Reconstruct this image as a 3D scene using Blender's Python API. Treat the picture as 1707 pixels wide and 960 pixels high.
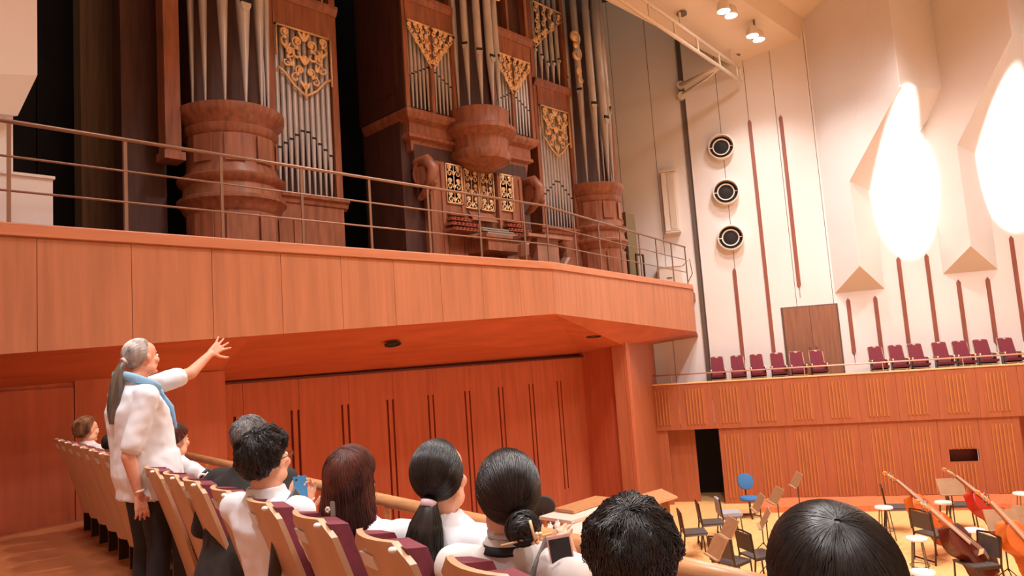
import bpy, math, random
import numpy as np
from mathutils import Vector, Matrix, noise
PI = math.pi; R = math.radians; rnd = random.Random(7)
for o in list(bpy.data.objects): bpy.data.objects.remove(o)
SC = bpy.context.scene; COL = SC.collection

# ---------------------------------------------------------------- camera
W, H, F = 1707, 960, 1180.0
CAM = Vector((0, 0, 1.5))
PITCH, ROLL, HEAD = math.atan(F/11970), R(-4.02), R(44-90)
RZ = Matrix.Rotation(HEAD, 3, 'Z')
_r = Vector((1, 0, 0)); _f = Vector((0, math.cos(PITCH), math.sin(PITCH))); _u = _r.cross(_f)
c_r = RZ @ (math.cos(ROLL)*_r + math.sin(ROLL)*_u)
c_u = RZ @ (-math.sin(ROLL)*_r + math.cos(ROLL)*_u)
c_f = RZ @ _f
cd = bpy.data.cameras.new('camera'); cam = bpy.data.objects.new('camera', cd); COL.objects.link(cam)
M3 = Matrix((c_r, c_u, -c_f)).transposed()
cam.matrix_world = Matrix.Translation(CAM) @ M3.to_4x4()
cd.sensor_fit = 'HORIZONTAL'; cd.sensor_width = 36; cd.lens = F/W*36; cd.clip_start = 0.05; cd.clip_end = 200
SC.camera = cam

# ---------------------------------------------------------------- light and exposure
SC.view_settings.view_transform = 'Standard'; SC.view_settings.look = 'None'
SC.view_settings.gamma = 1; SC.view_settings.use_curve_mapping = False
SC.view_settings.exposure = 0.12
wd = bpy.data.worlds.new('hall_air'); SC.world = wd; wd.use_nodes = True
wd.node_tree.nodes['Background'].inputs[0].default_value = (1.0, .86, .74, 1)
wd.node_tree.nodes['Background'].inputs[1].default_value = 0.45
WARM = (1.0, .985, .98)
def lamp(kind, loc, tgt, power, col=WARM, size=1.0, angle=60, blend=.5, shape='DISK'):
    l = bpy.data.lights.new('hall_light', kind); l.energy = power; l.color = col
    if kind == 'SPOT': l.spot_size = R(angle); l.spot_blend = blend; l.shadow_soft_size = size
    elif kind == 'AREA': l.shape = shape; l.size = size
    else: l.shadow_soft_size = size
    o = bpy.data.objects.new('hall_light', l); COL.objects.link(o); o.location = loc
    o.rotation_euler = (Vector(tgt)-Vector(loc)).to_track_quat('-Z', 'Y').to_euler()
    return o
# downlights set in the hall ceiling over the stage and the seats
for x, y, p in ((6, 4.5, 900), (10, 4.5, 1000), (14, 4.5, 1000), (17.5, 4, 900), (6, 0, 900), (11, 0, 900), (16, 0, 900), (0, 1.5, 700), (-.5, 6, 350), (2, -3, 700)):
    lamp('SPOT', (x, y, 11.2), (x, y, 0), p*1.75, size=.35, angle=112, blend=.8)
# added wide spots without fixtures, brightening the white side wall
for x, y, tz in ((12.5, 1.5, 4), (15.5, -2.5, 4)):
    lamp('SPOT', (x, y, 11.2), (x+8, y+5.5, tz-.5), 1500, col=(.96, .98, 1.0), size=.3, angle=60, blend=.9)
# an added narrow spot, no fixture behind it, brightening the near audience rows
lamp('SPOT', (-1.4, 1.6, 11.3), (1.4, 3.2, .9), 1900, size=.3, angle=44, blend=.8)
# two soft fill spots added to lift the lower front of the organ
for x in (5.5, 12.5): lamp('SPOT', (x, 2.5, 11.3), (x*.75+2.4, 11.2, 3.9), 900, size=.3, angle=36, blend=.9)
# two framed profile spots thrown across the hall onto the folded white wall
for tx, ty, tz in ((22.35, 5.6, 5.9), (23.75, 3.2, 6.3)):
    o = lamp('SPOT', (tx-12.2, ty-6.9, 9.5), (tx, ty, tz), 20000, size=.05, angle=16.5, blend=.22); o.scale = (.44, 1, 1)

# ---------------------------------------------------------------- picture point -> point on a plane of the room
def ray(x, y): return c_f + (x-W/2)/F*c_r - (y-H/2)/F*c_u
def on(x, y, n, d):
    k = ray(x, y); n = Vector(n); return CAM + k*((d-n.dot(CAM))/n.dot(k))
def onX(x, y, v): return on(x, y, (1, 0, 0), v)
def onY(x, y, v): return on(x, y, (0, 1, 0), v)
def onZ(x, y, v): return on(x, y, (0, 0, 1), v)

# ---------------------------------------------------------------- materials
def lin(c):
    return tuple((v/255/12.92 if v/255 <= .04045 else ((v/255+.055)/1.055)**2.4) for v in c)
MATS = {}
def mat(name, rgb, rough=.5, metal=0, var=.0, scale=3.0, stretch=(1, 1, 1), rgb2=None, bump=0, spec=.5, emit=None, sheen=0, wave=None):
    if name in MATS: return MATS[name]
    m = bpy.data.materials.new(name); m.use_nodes = True; MATS[name] = m
    nt = m.node_tree; b = nt.nodes['Principled BSDF']; c = lin(rgb)
    b.inputs['Base Color'].default_value = (*c, 1); b.inputs['Roughness'].default_value = rough
    b.inputs['Metallic'].default_value = metal; b.inputs['Specular IOR Level'].default_value = spec
    if sheen: b.inputs['Sheen Weight'].default_value = sheen
    if emit: b.inputs['Emission Color'].default_value = (*emit[0], 1); b.inputs['Emission Strength'].default_value = emit[1]
    if var or rgb2 or bump:
        tc = nt.nodes.new('ShaderNodeTexCoord'); mp = nt.nodes.new('ShaderNodeMapping'); mp.inputs['Scale'].default_value = stretch
        nt.links.new(tc.outputs['Object'], mp.inputs[0])
        nz = nt.nodes.new('ShaderNodeTexNoise'); nz.inputs['Scale'].default_value = scale; nz.inputs['Detail'].default_value = 6
        nt.links.new(mp.outputs[0], nz.inputs['Vector'])
        rp = nt.nodes.new('ShaderNodeValToRGB'); e = rp.color_ramp.elements
        c2 = lin(rgb2) if rgb2 else tuple(max(0, v*(1-var)) for v in c)
        c1 = c if rgb2 else tuple(min(1, v*(1+var)) for v in c)
        e[0].position = .32; e[0].color = (*c2, 1); e[1].position = .68; e[1].color = (*c1, 1)
        nt.links.new(nz.outputs[0], rp.inputs[0]); nt.links.new(rp.outputs[0], b.inputs['Base Color'])
        if bump:
            bp = nt.nodes.new('ShaderNodeBump'); bp.inputs['Strength'].default_value = bump; bp.inputs['Distance'].default_value = .01
            nt.links.new(nz.outputs[0], bp.inputs['Height']); nt.links.new(bp.outputs[0], b.inputs['Normal'])
    return m
VS = (5, 5, .35)
FASCIA = mat('fascia_wood', (184, 118, 84), .5, var=.12, scale=2.2, stretch=VS, spec=.25)
CAPW = mat('cap_wood', (196, 124, 88), .45, var=.1, scale=3, stretch=(.4, 6, 6), spec=.3)
REARW = mat('rear_wall_wood', (186, 98, 66), .5, var=.12, scale=2.2, stretch=VS, spec=.25)
SOFFIT = mat('soffit_wood', (186, 96, 64), .5, var=.12, scale=1.6, stretch=(.6, 3, 3), spec=.25)
DARKSLOT = mat('slot_dark_wood', (92, 22, 12), .6)
GALW = mat('gallery_wood', (176, 100, 66), .5, var=.1, scale=2.4, stretch=VS, spec=.25)
GALS = mat('gallery_slat_wood', (192, 116, 62), .45, var=.12, scale=4, stretch=VS)
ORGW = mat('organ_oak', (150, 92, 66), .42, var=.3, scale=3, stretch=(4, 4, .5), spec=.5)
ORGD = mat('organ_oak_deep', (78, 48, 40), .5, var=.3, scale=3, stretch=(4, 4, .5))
PIPE = mat('pipe_tin', (196, 190, 188), .38, metal=.35, var=.12, scale=6, stretch=(1, 1, .3))
MOUTH = mat('pipe_mouth_dark', (26, 20, 18), .7)
GILT = mat('gilding', (250, 206, 158), .4, metal=.3, var=.14, scale=20)
WHITEW = mat('white_wall_paint', (238, 228, 222), .8, var=.025, scale=.7, spec=.2)
CEIL = mat('ceiling_paint', (240, 220, 198), .85, spec=.1)
SEAM = mat('seam_shadow_gap', (120, 84, 66), .8)
STRIP = mat('wall_strip_wood', (150, 84, 66), .5, var=.15, scale=4, stretch=VS)
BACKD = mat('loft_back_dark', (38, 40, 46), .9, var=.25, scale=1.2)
CURT = mat('loft_pier_brown', (128, 108, 90), .9, var=.2, scale=3, stretch=(6, 6, .3))
BRONZE = mat('railing_bronze', (146, 112, 92), .4, metal=.5)
STEELG = mat('groove_steel', (128, 116, 106), .4, metal=.7)
IVORY = mat('ivory_lacquer', (242, 226, 210), .4)
STAGEF = mat('stage_boards', (246, 190, 122), .4, var=.08, scale=2, stretch=(.5, 5, 1))
RISER = mat('riser_boards', (214, 124, 78), .5, var=.1, scale=2, stretch=(.5, 5, 1))
TERF = mat('terrace_boards', (168, 98, 58), .5, var=.18, scale=1.6, stretch=(3, .6, 1))
MAROON = mat('maroon_fabric', (120, 40, 54), .9, var=.18, scale=30, sheen=.15)
SHELL = mat('seat_shell_ply', (200, 158, 122), .4, var=.08, scale=3, stretch=(3, 3, .4))
SHELLE = mat('seat_shell_edge', (186, 100, 52), .45)
PLATE = mat('number_plate', (222, 216, 208), .4)
WHITEP = mat('white_plastic', (238, 230, 222), .4)
HANDR = mat('handrail_oak', (196, 140, 94), .35, var=.16, scale=8, stretch=(6, .5, 6))
BLACKM = mat('black_metal', (74, 56, 46), .35, metal=.6)
BLACKP = mat('black_pad', (52, 46, 46), .7)
GREYP = mat('grey_upholstery', (168, 164, 172), .9)
BLUEP = mat('blue_upholstery', (62, 118, 176), .8)
STAND = mat('stand_desk', (172, 130, 92), .5, var=.1, scale=4)
DOORW = mat('door_wood', (150, 100, 76), .45, var=.16, scale=3, stretch=VS)

# ---------------------------------------------------------------- mesh helpers
class G:
    def __init__(s): s.v = []; s.f = []
    def add(s, vs, fs):
        k = len(s.v); s.v += [Vector(p) for p in vs]; s.f += [tuple(i+k for i in q) for q in fs]; return s
    def hexa(s, p):      # p: 4 bottom ccw, 4 top ccw
        return s.add(p, [(3, 2, 1, 0), (4, 5, 6, 7), (0, 1, 5, 4), (1, 2, 6, 5), (2, 3, 7, 6), (3, 0, 4, 7)])
    def box(s, x0, x1, y0, y1, z0, z1):
        return s.hexa([(x0, y0, z0), (x1, y0, z0), (x1, y1, z0), (x0, y1, z0), (x0, y0, z1), (x1, y0, z1), (x1, y1, z1), (x0, y1, z1)])
    def prism(s, poly, ext):
        n = len(poly); e = Vector(ext); P = [Vector(p) for p in poly]
        return s.add(P+[p+e for p in P], [tuple(range(n))[::-1], tuple(range(n, 2*n))]+[(i, (i+1) % n, n+(i+1) % n, n+i) for i in range(n)])
    def slab(s, a, b, thick, z0, z1, z0b=None, z1b=None):   # upright board from plan point a to b, thickness to the left of a->b
        a = Vector((a[0], a[1])); b = Vector((b[0], b[1])); d = (b-a).normalized(); n = Vector((-d.y, d.x))*thick
        z0b = z0 if z0b is None else z0b; z1b = z1 if z1b is None else z1b
        return s.hexa([(a.x, a.y, z0), (b.x, b.y, z0b), (b.x+n.x, b.y+n.y, z0b), (a.x+n.x, a.y+n.y, z0), (a.x, a.y, z1), (b.x, b.y, z1b), (b.x+n.x, b.y+n.y, z1b), (a.x+n.x, a.y+n.y, z1)])
    def tube(s, pts, r, n=8, caps=True, flat=1.0, up=None):
        P = [Vector(p) for p in pts]; m = len(P); rs = r if isinstance(r, (list, tuple)) else [r]*m
        k = len(s.v); prev = None
        for i, p in enumerate(P):
            d = (P[min(i+1, m-1)]-P[max(i-1, 0)]).normalized()
            if prev is None:
                a = Vector(up) if up is not None else (Vector((0, 0, 1)) if abs(d.z) < .9 else Vector((1, 0, 0)))
            else: a = prev
            a = (a-d*a.dot(d)).normalized(); b = d.cross(a); prev = a
            for j in range(n):
                t = 2*PI*j/n; s.v.append(p+rs[i]*(math.cos(t)*b+flat*math.sin(t)*a))
        for i in range(m-1):
            for j in range(n):
                s.f.append((k+i*n+j, k+i*n+(j+1) % n, k+(i+1)*n+(j+1) % n, k+(i+1)*n+j))
        if caps: s.f.append(tuple(k+j for j in range(n))[::-1]); s.f.append(tuple(k+(m-1)*n+j for j in range(n)))
        return s
    def lathe(s, prof, c, n=24, mat3=None):
        k = len(s.v); c = Vector(c)
        for rr, z in prof:
            for j in range(n):
                t = 2*PI*j/n; p = Vector((rr*math.cos(t), rr*math.sin(t), z))
                s.v.append(c+(mat3 @ p if mat3 else p))
        for i in range(len(prof)-1):
            for j in range(n): s.f.append((k+i*n+j, k+i*n+(j+1) % n, k+(i+1)*n+(j+1) % n, k+(i+1)*n+j))
        s.f.append(tuple(k+j for j in range(n))[::-1]); s.f.append(tuple(k+(len(prof)-1)*n+j for j in range(n)))
        return s
    def ell(s, c, r, rot=None, n=16, m=10):
        k = len(s.v); c = Vector(c)
        for i in range(1, m):
            ph = PI*i/m
            for j in range(n):
                t = 2*PI*j/n; p = Vector((r[0]*math.sin(ph)*math.cos(t), r[1]*math.sin(ph)*math.sin(t), r[2]*math.cos(ph)))
                s.v.append(c+(rot @ p if rot else p))
        for q in (r[2], -r[2]):
            p = Vector((0, 0, q)); s.v.append(c+(rot @ p if rot else p))
        T = len(s.v)-2; B = T+1
        for i in range(m-2):
            for j in range(n): s.f.append((k+i*n+j, k+(i+1)*n+j, k+(i+1)*n+(j+1) % n, k+i*n+(j+1) % n))
        for j in range(n):
            s.f.append((T, k+j, k+(j+1) % n)); s.f.append((B, k+(m-2)*n+(j+1) % n, k+(m-2)*n+j))
        return s
    def cap(s, p0, r0, p1, r1=None, n=12):       # rounded tapering limb
        r1 = r0 if r1 is None else r1; p0 = Vector(p0); p1 = Vector(p1); d = p1-p0; L = d.length
        if L < 1e-5: return s.ell(p0, (r0, r0, r0), n=n, m=8)
        d /= L; pts = []; rs = []
        for a in (85, 60, 30): pts.append(p0-d*r0*math.sin(R(a))); rs.append(r0*math.cos(R(a)))
        pts += [p0, p1]; rs += [r0, r1]
        for a in (30, 60, 85): pts.append(p1+d*r1*math.sin(R(a))); rs.append(r1*math.cos(R(a)))
        return s.tube(pts, rs, n)
    def sweep(s, path, prof, closed=False):      # plan path swept with an (outward, z) profile; outward = right of travel
        P = [Vector((p[0], p[1])) for p in path]; m = len(P); k = len(s.v); q = len(prof)
        for i in range(m):
            a = P[i]-P[i-1] if (i > 0 or closed) else P[i+1]-P[i]
            b = P[(i+1) % m]-P[i] if (i < m-1 or closed) else a
            a = a.normalized(); b = b.normalized(); na = Vector((a.y, -a.x)); nb = Vector((b.y, -b.x))
            nn = na+nb; nn = nn/(max(.3, 1+na.dot(nb)))
            for o, z in prof: s.v.append(Vector((P[i].x+nn.x*o, P[i].y+nn.y*o, z)))
        for i in range(m if closed else m-1):
            i2 = (i+1) % m
            for j in range(q-1): s.f.append((k+i*q+j, k+i*q+j+1, k+i2*q+j+1, k+i2*q+j)[::-1])
        if not closed:
            s.f.append(tuple(k+j for j in range(q))[::-1]); s.f.append(tuple(k+(m-1)*q+j for j in range(q)))
        return s
    def mesh(s, name, material, smooth=False):
        me = bpy.data.meshes.new(name); me.from_pydata([tuple(p) for p in s.v], [], s.f); me.materials.append(material)
        if smooth: me.polygons.foreach_set('use_smooth', [True]*len(me.polygons))
        return me
    def build(s, name, material, parent=None, smooth=False, angle=None):
        me = s.mesh(name, material, smooth)
        if angle: me.polygons.foreach_set('use_smooth', [True]*len(me.polygons)); me.set_sharp_from_angle(angle=R(angle))
        return link(name, me, parent)
def link(name, me, parent=None):
    o = bpy.data.objects.new(name, me); COL.objects.link(o)
    if parent is not None:
        o.parent = parent; o.matrix_parent_inverse = Matrix.Translation(parent.location).inverted()
    return o
def thing(name, label, cat, loc=(0, 0, 0), group=None):
    o = bpy.data.objects.new(name, None); COL.objects.link(o); o.location = loc; o.empty_display_size = .1
    return tag(o, label, cat, group)
def tag(o, label, cat, group=None):
    o['label'] = label; o['category'] = cat
    if group: o['group'] = group
    return o
def struct(g, name, material, parent=None, label=None, **k):
    o = g.build(name, material, parent, **k)
    if parent is None: o['kind'] = 'structure'
    if label: o['label'] = label
    return o
KIDS = {}
FAM = {}
def kids(o):
    if o.name not in FAM: FAM[o.name] = list(o.children)
    return FAM[o.name]
def dup(root, loc, rotz, label, group=None):
    def cp(o, par):
        c = o.copy(); COL.objects.link(c)
        if par is not None: c.parent = par
        for ch in kids(o): cp(ch, c)
        return c
    r = cp(root, None); r.location = loc; r.rotation_euler = (0, 0, rotz); r['label'] = label
    if group: r['group'] = group
    return r
ORD = ['first', 'second', 'third', 'fourth', 'fifth', 'sixth', 'seventh', 'eighth', 'ninth', 'tenth', 'eleventh', 'twelfth', 'thirteenth', 'fourteenth', 'fifteenth']
# ================================================================ SETTING
# side wall frame: s runs along the wall towards the audience, d is the offset of a plane facing the hall
TH = R(-60.5); WT = Vector((math.cos(TH), math.sin(TH), 0)); WN = Vector((WT.y, -WT.x, 0))
DP, DW = -21.0, -22.7                     # gallery parapet plane, white wall plane
def GP(s, d, z): return WT*s + WN*d + Vector((0, 0, z))
def onG(x, y, d): p = on(x, y, WN, d); return p.dot(WT), p.z
def gbox(g, s0, s1, d0, d1, z0, z1, z0b=None, z1b=None):
    z0b = z0 if z0b is None else z0b; z1b = z1 if z1b is None else z1b
    return g.hexa([GP(s0, d1, z0), GP(s1, d1, z0b), GP(s1, d0, z0b), GP(s0, d0, z0), GP(s0, d1, z1), GP(s1, d1, z1b), GP(s1, d0, z1b), GP(s0, d0, z1)])
STZ = -2.95; LOFT = 3.1; YR = 10.8; YF = 8.5

# floors
struct(G().prism([(-6, -5, 0), (1.55, -5, 0), (2.07, .2, 0), (3.08, 9.55, 0), (-6, 9.55, 0)], (0, 0, -.12)), 'floor', TERF)
stage = struct(G().box(1.5, 24, -6, 13.5, STZ-.15, STZ), 'stage_floor', STAGEF)
ris = struct(G().box(4.4, 12.2, 8.2, YR, STZ, -1.95), 'stage_riser', RISER)
# far strip of stage in red wood along the gallery wall
g = G(); gbox(g, 1.1, 11, DP, DP+1.15, STZ, STZ+.14); struct(g, 'stage_platform', RISER)

# rear wall under the organ loft: boards with pairs of dark slots between them
rw = struct(G().box(4.1, 13.5, YR+.06, YR+.25, STZ, 3.0), 'wall_rear', DARKSLOT)
xs = [4.72]
for k in range(9):
    c = 4.92+.95*k; xs += [c-.078, c-.04, c+.04, c+.078]
xs.append(13.42)
g = G().box(4.6, 13.44, YR-.07, YR+.1, 1.40, 1.435); struct(g, 'trim', DARKSLOT, rw)
for i in range(len(xs)-1):
    m = i % 4
    if m == 0:
        x0, x1 = xs[i], xs[i+1]
        if x1-x0 > .02: struct(G().box(x0+.004, x1-.004, YR, YR+.1, STZ, 1.40), 'panel', REARW, rw)
    elif m == 2: struct(G().box(xs[i], xs[i+1], YR, YR+.1, STZ, 1.40), 'bar', REARW, rw)
    else:
        struct(G().box(xs[i], xs[i+1], YR+.003, YR+.1, .90, 1.40), 'header', REARW, rw)
        struct(G().box(xs[i], xs[i+1], YR+.003, YR+.1, STZ, -1.55), 'footer', REARW, rw)
# wall beside the seat terrace (stands further forward)
g = G().slab((4.16, 9.55), (-6, 9.55), -.15, -.0, 3.0); tw = struct(g, 'wall_terrace', REARW)
for i, x in enumerate((-3.2, -.4, 2.38)):
    struct(G().box(x+.006, (-.4, 2.38, 4.17)[i]-.006, 9.515, 9.56, .0 if i < 2 else STZ, 1.52 if i < 2 else 1.60), 'panel', REARW, tw)
struct(G().box(-3.2, 2.3, 9.49, 9.52, 0, .12), 'baseboard', REARW, tw)
struct(G().box(4.0, 4.17, 9.53, YR+.1, STZ, 1.9), 'return_panel', REARW, tw)
# dark return panel and pillar wall on the right of the stage
A1, A2 = Vector((13.42, YR)), Vector((13.52, 9.6)); B2 = Vector((17.56, 11.62)); B3 = Vector((18.6, 12.15))
pw = struct(G().slab(A2, B3, .3, STZ, 2.4), 'wall_pillar', GALW)
struct(G().slab((13.40, YR+.2), (13.50, 9.62), .25, STZ, 2.4), 'return_panel', REARW, pw)
d = (B3-A2)
for i, (a, b) in enumerate(((.0, .335), (.338, .60), (.603, .99))):
    p, q = A2+d*a, A2+d*b; struct(G().slab(p, q, -.03, STZ, 2.3), 'panel', GALW, pw)

# ---- organ loft: front panels, cap, sloping soffit, floor
C0, C1, C2 = Vector((-3.2, YF)), Vector((9.9, YF)), Vector((17.95, 10.25))
def zbot(X): return 2.25+(X-9.9)*(.043 if X < 9.9 else -.047)
loft = struct(G().prism([(-3.2, YF+.1, LOFT), (9.9, YF+.1, LOFT), (17.9, 10.3, LOFT), (20.4, 11.5, LOFT), (16, 16.5, LOFT), (-1, 16.5, LOFT), (-3.2, 12, LOFT)], (0, 0, -.25)), 'organ_loft', TERF)
x = C1.x
edges = [9.9-.9*k for k in range(15)]
for k in range(14):
    a, b = edges[k+1], edges[k]
    struct(G().slab((b-.003, YF), (a+.003, YF), -.06, zbot(b), 3.075, zbot(a), 3.075), 'panel', FASCIA, loft)
u2 = (C2-C1).normalized(); L2 = (C2-C1).length
for k in range(8):
    p, q = C1+u2*(L2*k/8+.003), C1+u2*(L2*(k+1)/8-.003)
    struct(G().slab(q, p, -.06, zbot(q.x), 3.075, zbot(p.x), 3.075), 'panel', FASCIA, loft)
g = G().sweep([C0, C1, C2, C2+Vector((.9, .5))], [(-.2, 3.07), (.0, 3.07), (.0, 3.08), (.028, 3.085), (.028, 3.2), (.02, 3.215), (-.2, 3.215)]); struct(g, 'cap', CAPW, loft)
g = G().slab(C2, (C2.x+1.6, C2.y+.9), .06, zbot(C2.x), 3.075); struct(g, 'end_panel', FASCIA, loft)
# soffit
def sofq(a, b, c, d_, nm='soffit'):
    g = G(); up = Vector((0, 0, .05)); P = [Vector(v) for v in (a, b, c, d_)]; g.hexa(P+[p+up for p in P]); return struct(g, nm, SOFFIT, loft)
sofq((-3.2, YF+.03, zbot(-3.2)), (4.1, YF+.03, zbot(4.1)), (4.1, 9.55, 1.60), (-3.2, 9.55, 1.50))
sf0, sf1, sf2, si0, si1, si2, si3 = (4.1, YF+.03, zbot(4.1)), (9.9, YF+.03, zbot(9.9)), (18.0, 10.28, zbot(18)), (4.1, YR+.07, 1.415), (13.46, YR+.07, 1.48), (13.5, 9.63, 1.62), (18.7, 12.25, 1.62)
sofq(sf0, sf1, si1, si0); sofq(sf1, si2, si1, si1); sofq(sf1, sf2, si3, si2)
sofq(sf2, (19.8, 11.25, 1.75), (19.4, 12.5, 1.62), si3)
# small oblong downlight openings in the soffit
for px, py in ((655, 574), (869, 557), (990, 561)):
    tri = [Vector(v) for v in ((sf0, sf1, si1) if px < 700 else (sf1, si2, si1))]; nn = (tri[1]-tri[0]).cross(tri[2]-tri[0]).normalized()
    if nn.z > 0: nn = -nn
    p = on(px, py, nn, nn.dot(tri[0])+.004); g = G().lathe([(.13, -.01), (.13, .012), (.10, .014), (.095, -.004)], p, 18, nn.to_track_quat('Z', 'Y').to_matrix() @ Matrix.Diagonal((1.25, .7, 1)))
    o = g.build('soffit_downlight', MOUTH); tag(o, 'small dark oblong downlight opening in the loft soffit, ' + {655: 'leftmost of three', 869: 'middle of three', 990: 'rightmost of three'}[px], 'downlight', 'soffit downlights')

# ---- right gallery: slatted parapet, lower wall with doorway, ledge, floor
SLATSHADE = mat('slat_shade_wood', (176, 98, 60), .55, var=.1, scale=3, stretch=VS)  # slightly deeper tone painting the shade between the slats
ZT = .45; SEAMZ = -.87
S0, S1 = -1.5, 11.0
gal = G(); gbox(gal, S0, S1, DW-.3, DP-.06, -.1, .12); gal = struct(gal, 'side_gallery', TERF)
def gpanel(s0, s1, d, z0, z1, nm='panel', m=GALW, t=.06): g = G(); gbox(g, s0, s1, d-t, d, z0, z1); return struct(g, nm, m, gal)
dr0, dr1, drz = -1.13, .27, -.88
for k in range(14):
    a = S0+.945*k-.2 if k else S0; b = min(S1, S0+.945*(k+1)-.2)
    gpanel(a+.003, b-.003, DP+.05, SEAMZ, ZT-.02)
    c = -1.25+.945*k; gpanel(c-.29, c+.29, DP+.052, -.74, .29, 'slat_shade_sheet', SLATSHADE, .03)
    for j in range(6):
        s = c+(j-2.5)*.088; gpanel(s-.017, s+.017, DP+.075, -.72, .27, 'slat', GALS, .03)
gpanel(S0, dr0, DP, STZ, SEAMZ-.01)
n0 = dr1
for k in range(13):
    a = n0 if k == 0 else -1.25+.945*(k+1)+.42; b = -1.25+.945*(k+2)+.42
    if k == 6:      # letter-box recess
        gpanel(a+.003, b-.003, DP, STZ, -1.98); gpanel(a+.003, b-.003, DP, -1.66, SEAMZ-.01)
        gpanel(a+.003, a+.2, DP, -1.98, -1.66); gpanel(b-.06, b-.003, DP, -1.98, -1.66); gpanel(a, b, DP-.3, -2.1, -1.6, 'recess_back', DARKSLOT)
    elif a > 7.5 and a < 8.6:
        gpanel(a+.003, b-.003, DP-.5, STZ, SEAMZ-.01, 'recess_panel', REARW)
    else: gpanel(a+.003, b-.003, DP, STZ, SEAMZ-.01)
    if not (7.5 < a < 8.6):
        c = -1.25+.945*(k+2)
        if k != 6: gpanel(c-.29, c+.29, DP+.002, STZ+.15, -1.03, 'slat_shade_sheet', SLATSHADE, .03)
        for j in range(6):
            s = c+(j-2.5)*.088
            if k == 6: gpanel(s-.017, s+.017, DP+.025, -1.62, -1.05, 'slat', GALS, .03); gpanel(s-.017, s+.017, DP+.025, STZ+.16, -2.02, 'slat', GALS, .03)
            else: gpanel(s-.017, s+.017, DP+.025, STZ+.16, -1.05, 'slat', GALS, .03)
# doorway: reveal, leaf and the dark passage behind it
gpanel(dr0-.2, dr1+.2, DP-1.6, STZ, SEAMZ, 'passage_back', MOUTH)
g = G(); gbox(g, dr0-.06, dr0, DP-1.6, DP-.06, STZ, SEAMZ); struct(g, 'passage_side', GALW, gal)
g = G(); gbox(g, dr1, dr1+.06, DP-1.6, DP-.06, STZ, SEAMZ); struct(g, 'passage_side', MOUTH, gal)
d3 = G(); gbox(d3, dr0, dr0+.74, DP-.42, DP-.36, STZ, SEAMZ-.02); d3 = struct(d3, 'door_2', GALW); 
g = G(); gbox(g, S0, S1, DP-.22, DP+.07, ZT-.03, ZT); struct(g, 'ledge', mat('ledge_ply', (246, 196, 140), .4), gal)
g = G(); gbox(g, 4.5, S1, DP+.02, DP+.5, STZ, STZ+.02)

# ---- white side wall, boards between the joints
wr = G(); gbox(wr, -4.5, 12, DW-.3, DW-.05, -.1, 13); wr = struct(wr, 'wall_right', SEAM)
def sW(x, y): return onG(x, y, DW)[0]
seams = [-4.5, sW(1022, 150), sW(1083, 150), sW(1200, 200), sW(1243, 150), sW(1289, 150), sW(1349, 150), 12]
for a, b in zip(seams[:-1], seams[1:]):
    g = G(); gbox(g, a+.008, b-.008, DW-.06, DW, -.1, 13); struct(g, 'panel', WHITEW, wr)
# folded sound-reflecting facets
def facet(L, ap, Rr, k1, k2, m1, m2, top=(12.6)):
    sL, zL = onG(*L, DW); sR, zR = onG(*Rr, DW); dA = DW+.85
    sA, zA = onG(*ap, dA)
    P = lambda s, d, z: GP(s, d, z)
    # left face plane through the vertical at L and the vertical ridge at A
    e = (GP(sA, dA, 0)-GP(sL, DW, 0)).normalized(); pn = Vector((e.y, -e.x, 0)); pd = pn.dot(GP(sL, DW, 0))
    q1 = on(*k1, pn, pd); q1 = Vector((*GP(sA, dA, 0).xy, q1.z)); q2 = on(*k2, pn, pd)
    zz = onG(*m1, DW)[1]; M1 = GP(sR, DW, q1.z-.25)
    s2 = (q2-GP(sL, DW, 0)).length
    M2 = m2 if isinstance(m2, Vector) else on(*m2, WN, DW+.28)
    g = G(); B = GP(sL, DW-.02, zL); A = GP(sA, dA, zA); Rb = GP(sR, DW-.02, zR)
    T = Vector((0, 0, 1)); up = lambda p: Vector((p.x, p.y, top))
    Lt = up(B); q2t = up(q2); M2t = up(M2); back = GP(M2.dot(WT), DW-.02, M2.z); backt = up(back)
    for nm, poly in (('left_face', [B, A, q1, q2, q2t, Lt]), ('lower_right_face', [A, Rb, M1, q1]), ('sloping_face', [q1, M1, M2, q2]), ('upper_right_face', [q2, M2, M2t, q2t]), ('underside', [B, Rb, A]), ('flank', [M1, back, M2]), ('flank', [M2, back, backt, M2t])):
        # thin plates with real thickness, set back towards the wall
        cen = sum((p for p in poly), Vector())/len(poly)
        nrm = (poly[1]-poly[0]).cross(poly[2]-poly[0]).normalized()
        if nrm.dot(CAM-cen) < 0: nrm = -nrm
        struct(G().prism(poly, -nrm*.02), 'facet_'+nm, WHITEW, wr)
    return q2, M2
q2, M2 = facet((1391, 490), (1433, 443), (1476, 482), (1416, 302), (1500, 145), (1467, 302), (1583, 148))
q3 = facet((1571, 458), (1618, 410), (1665, 450), (1598, 241), (1687, 58), (1651, 243), GP(onG(1790, 58, DW+.28)[0], DW+.28, onG(1687, 58, DW+1.2)[1]))
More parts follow.
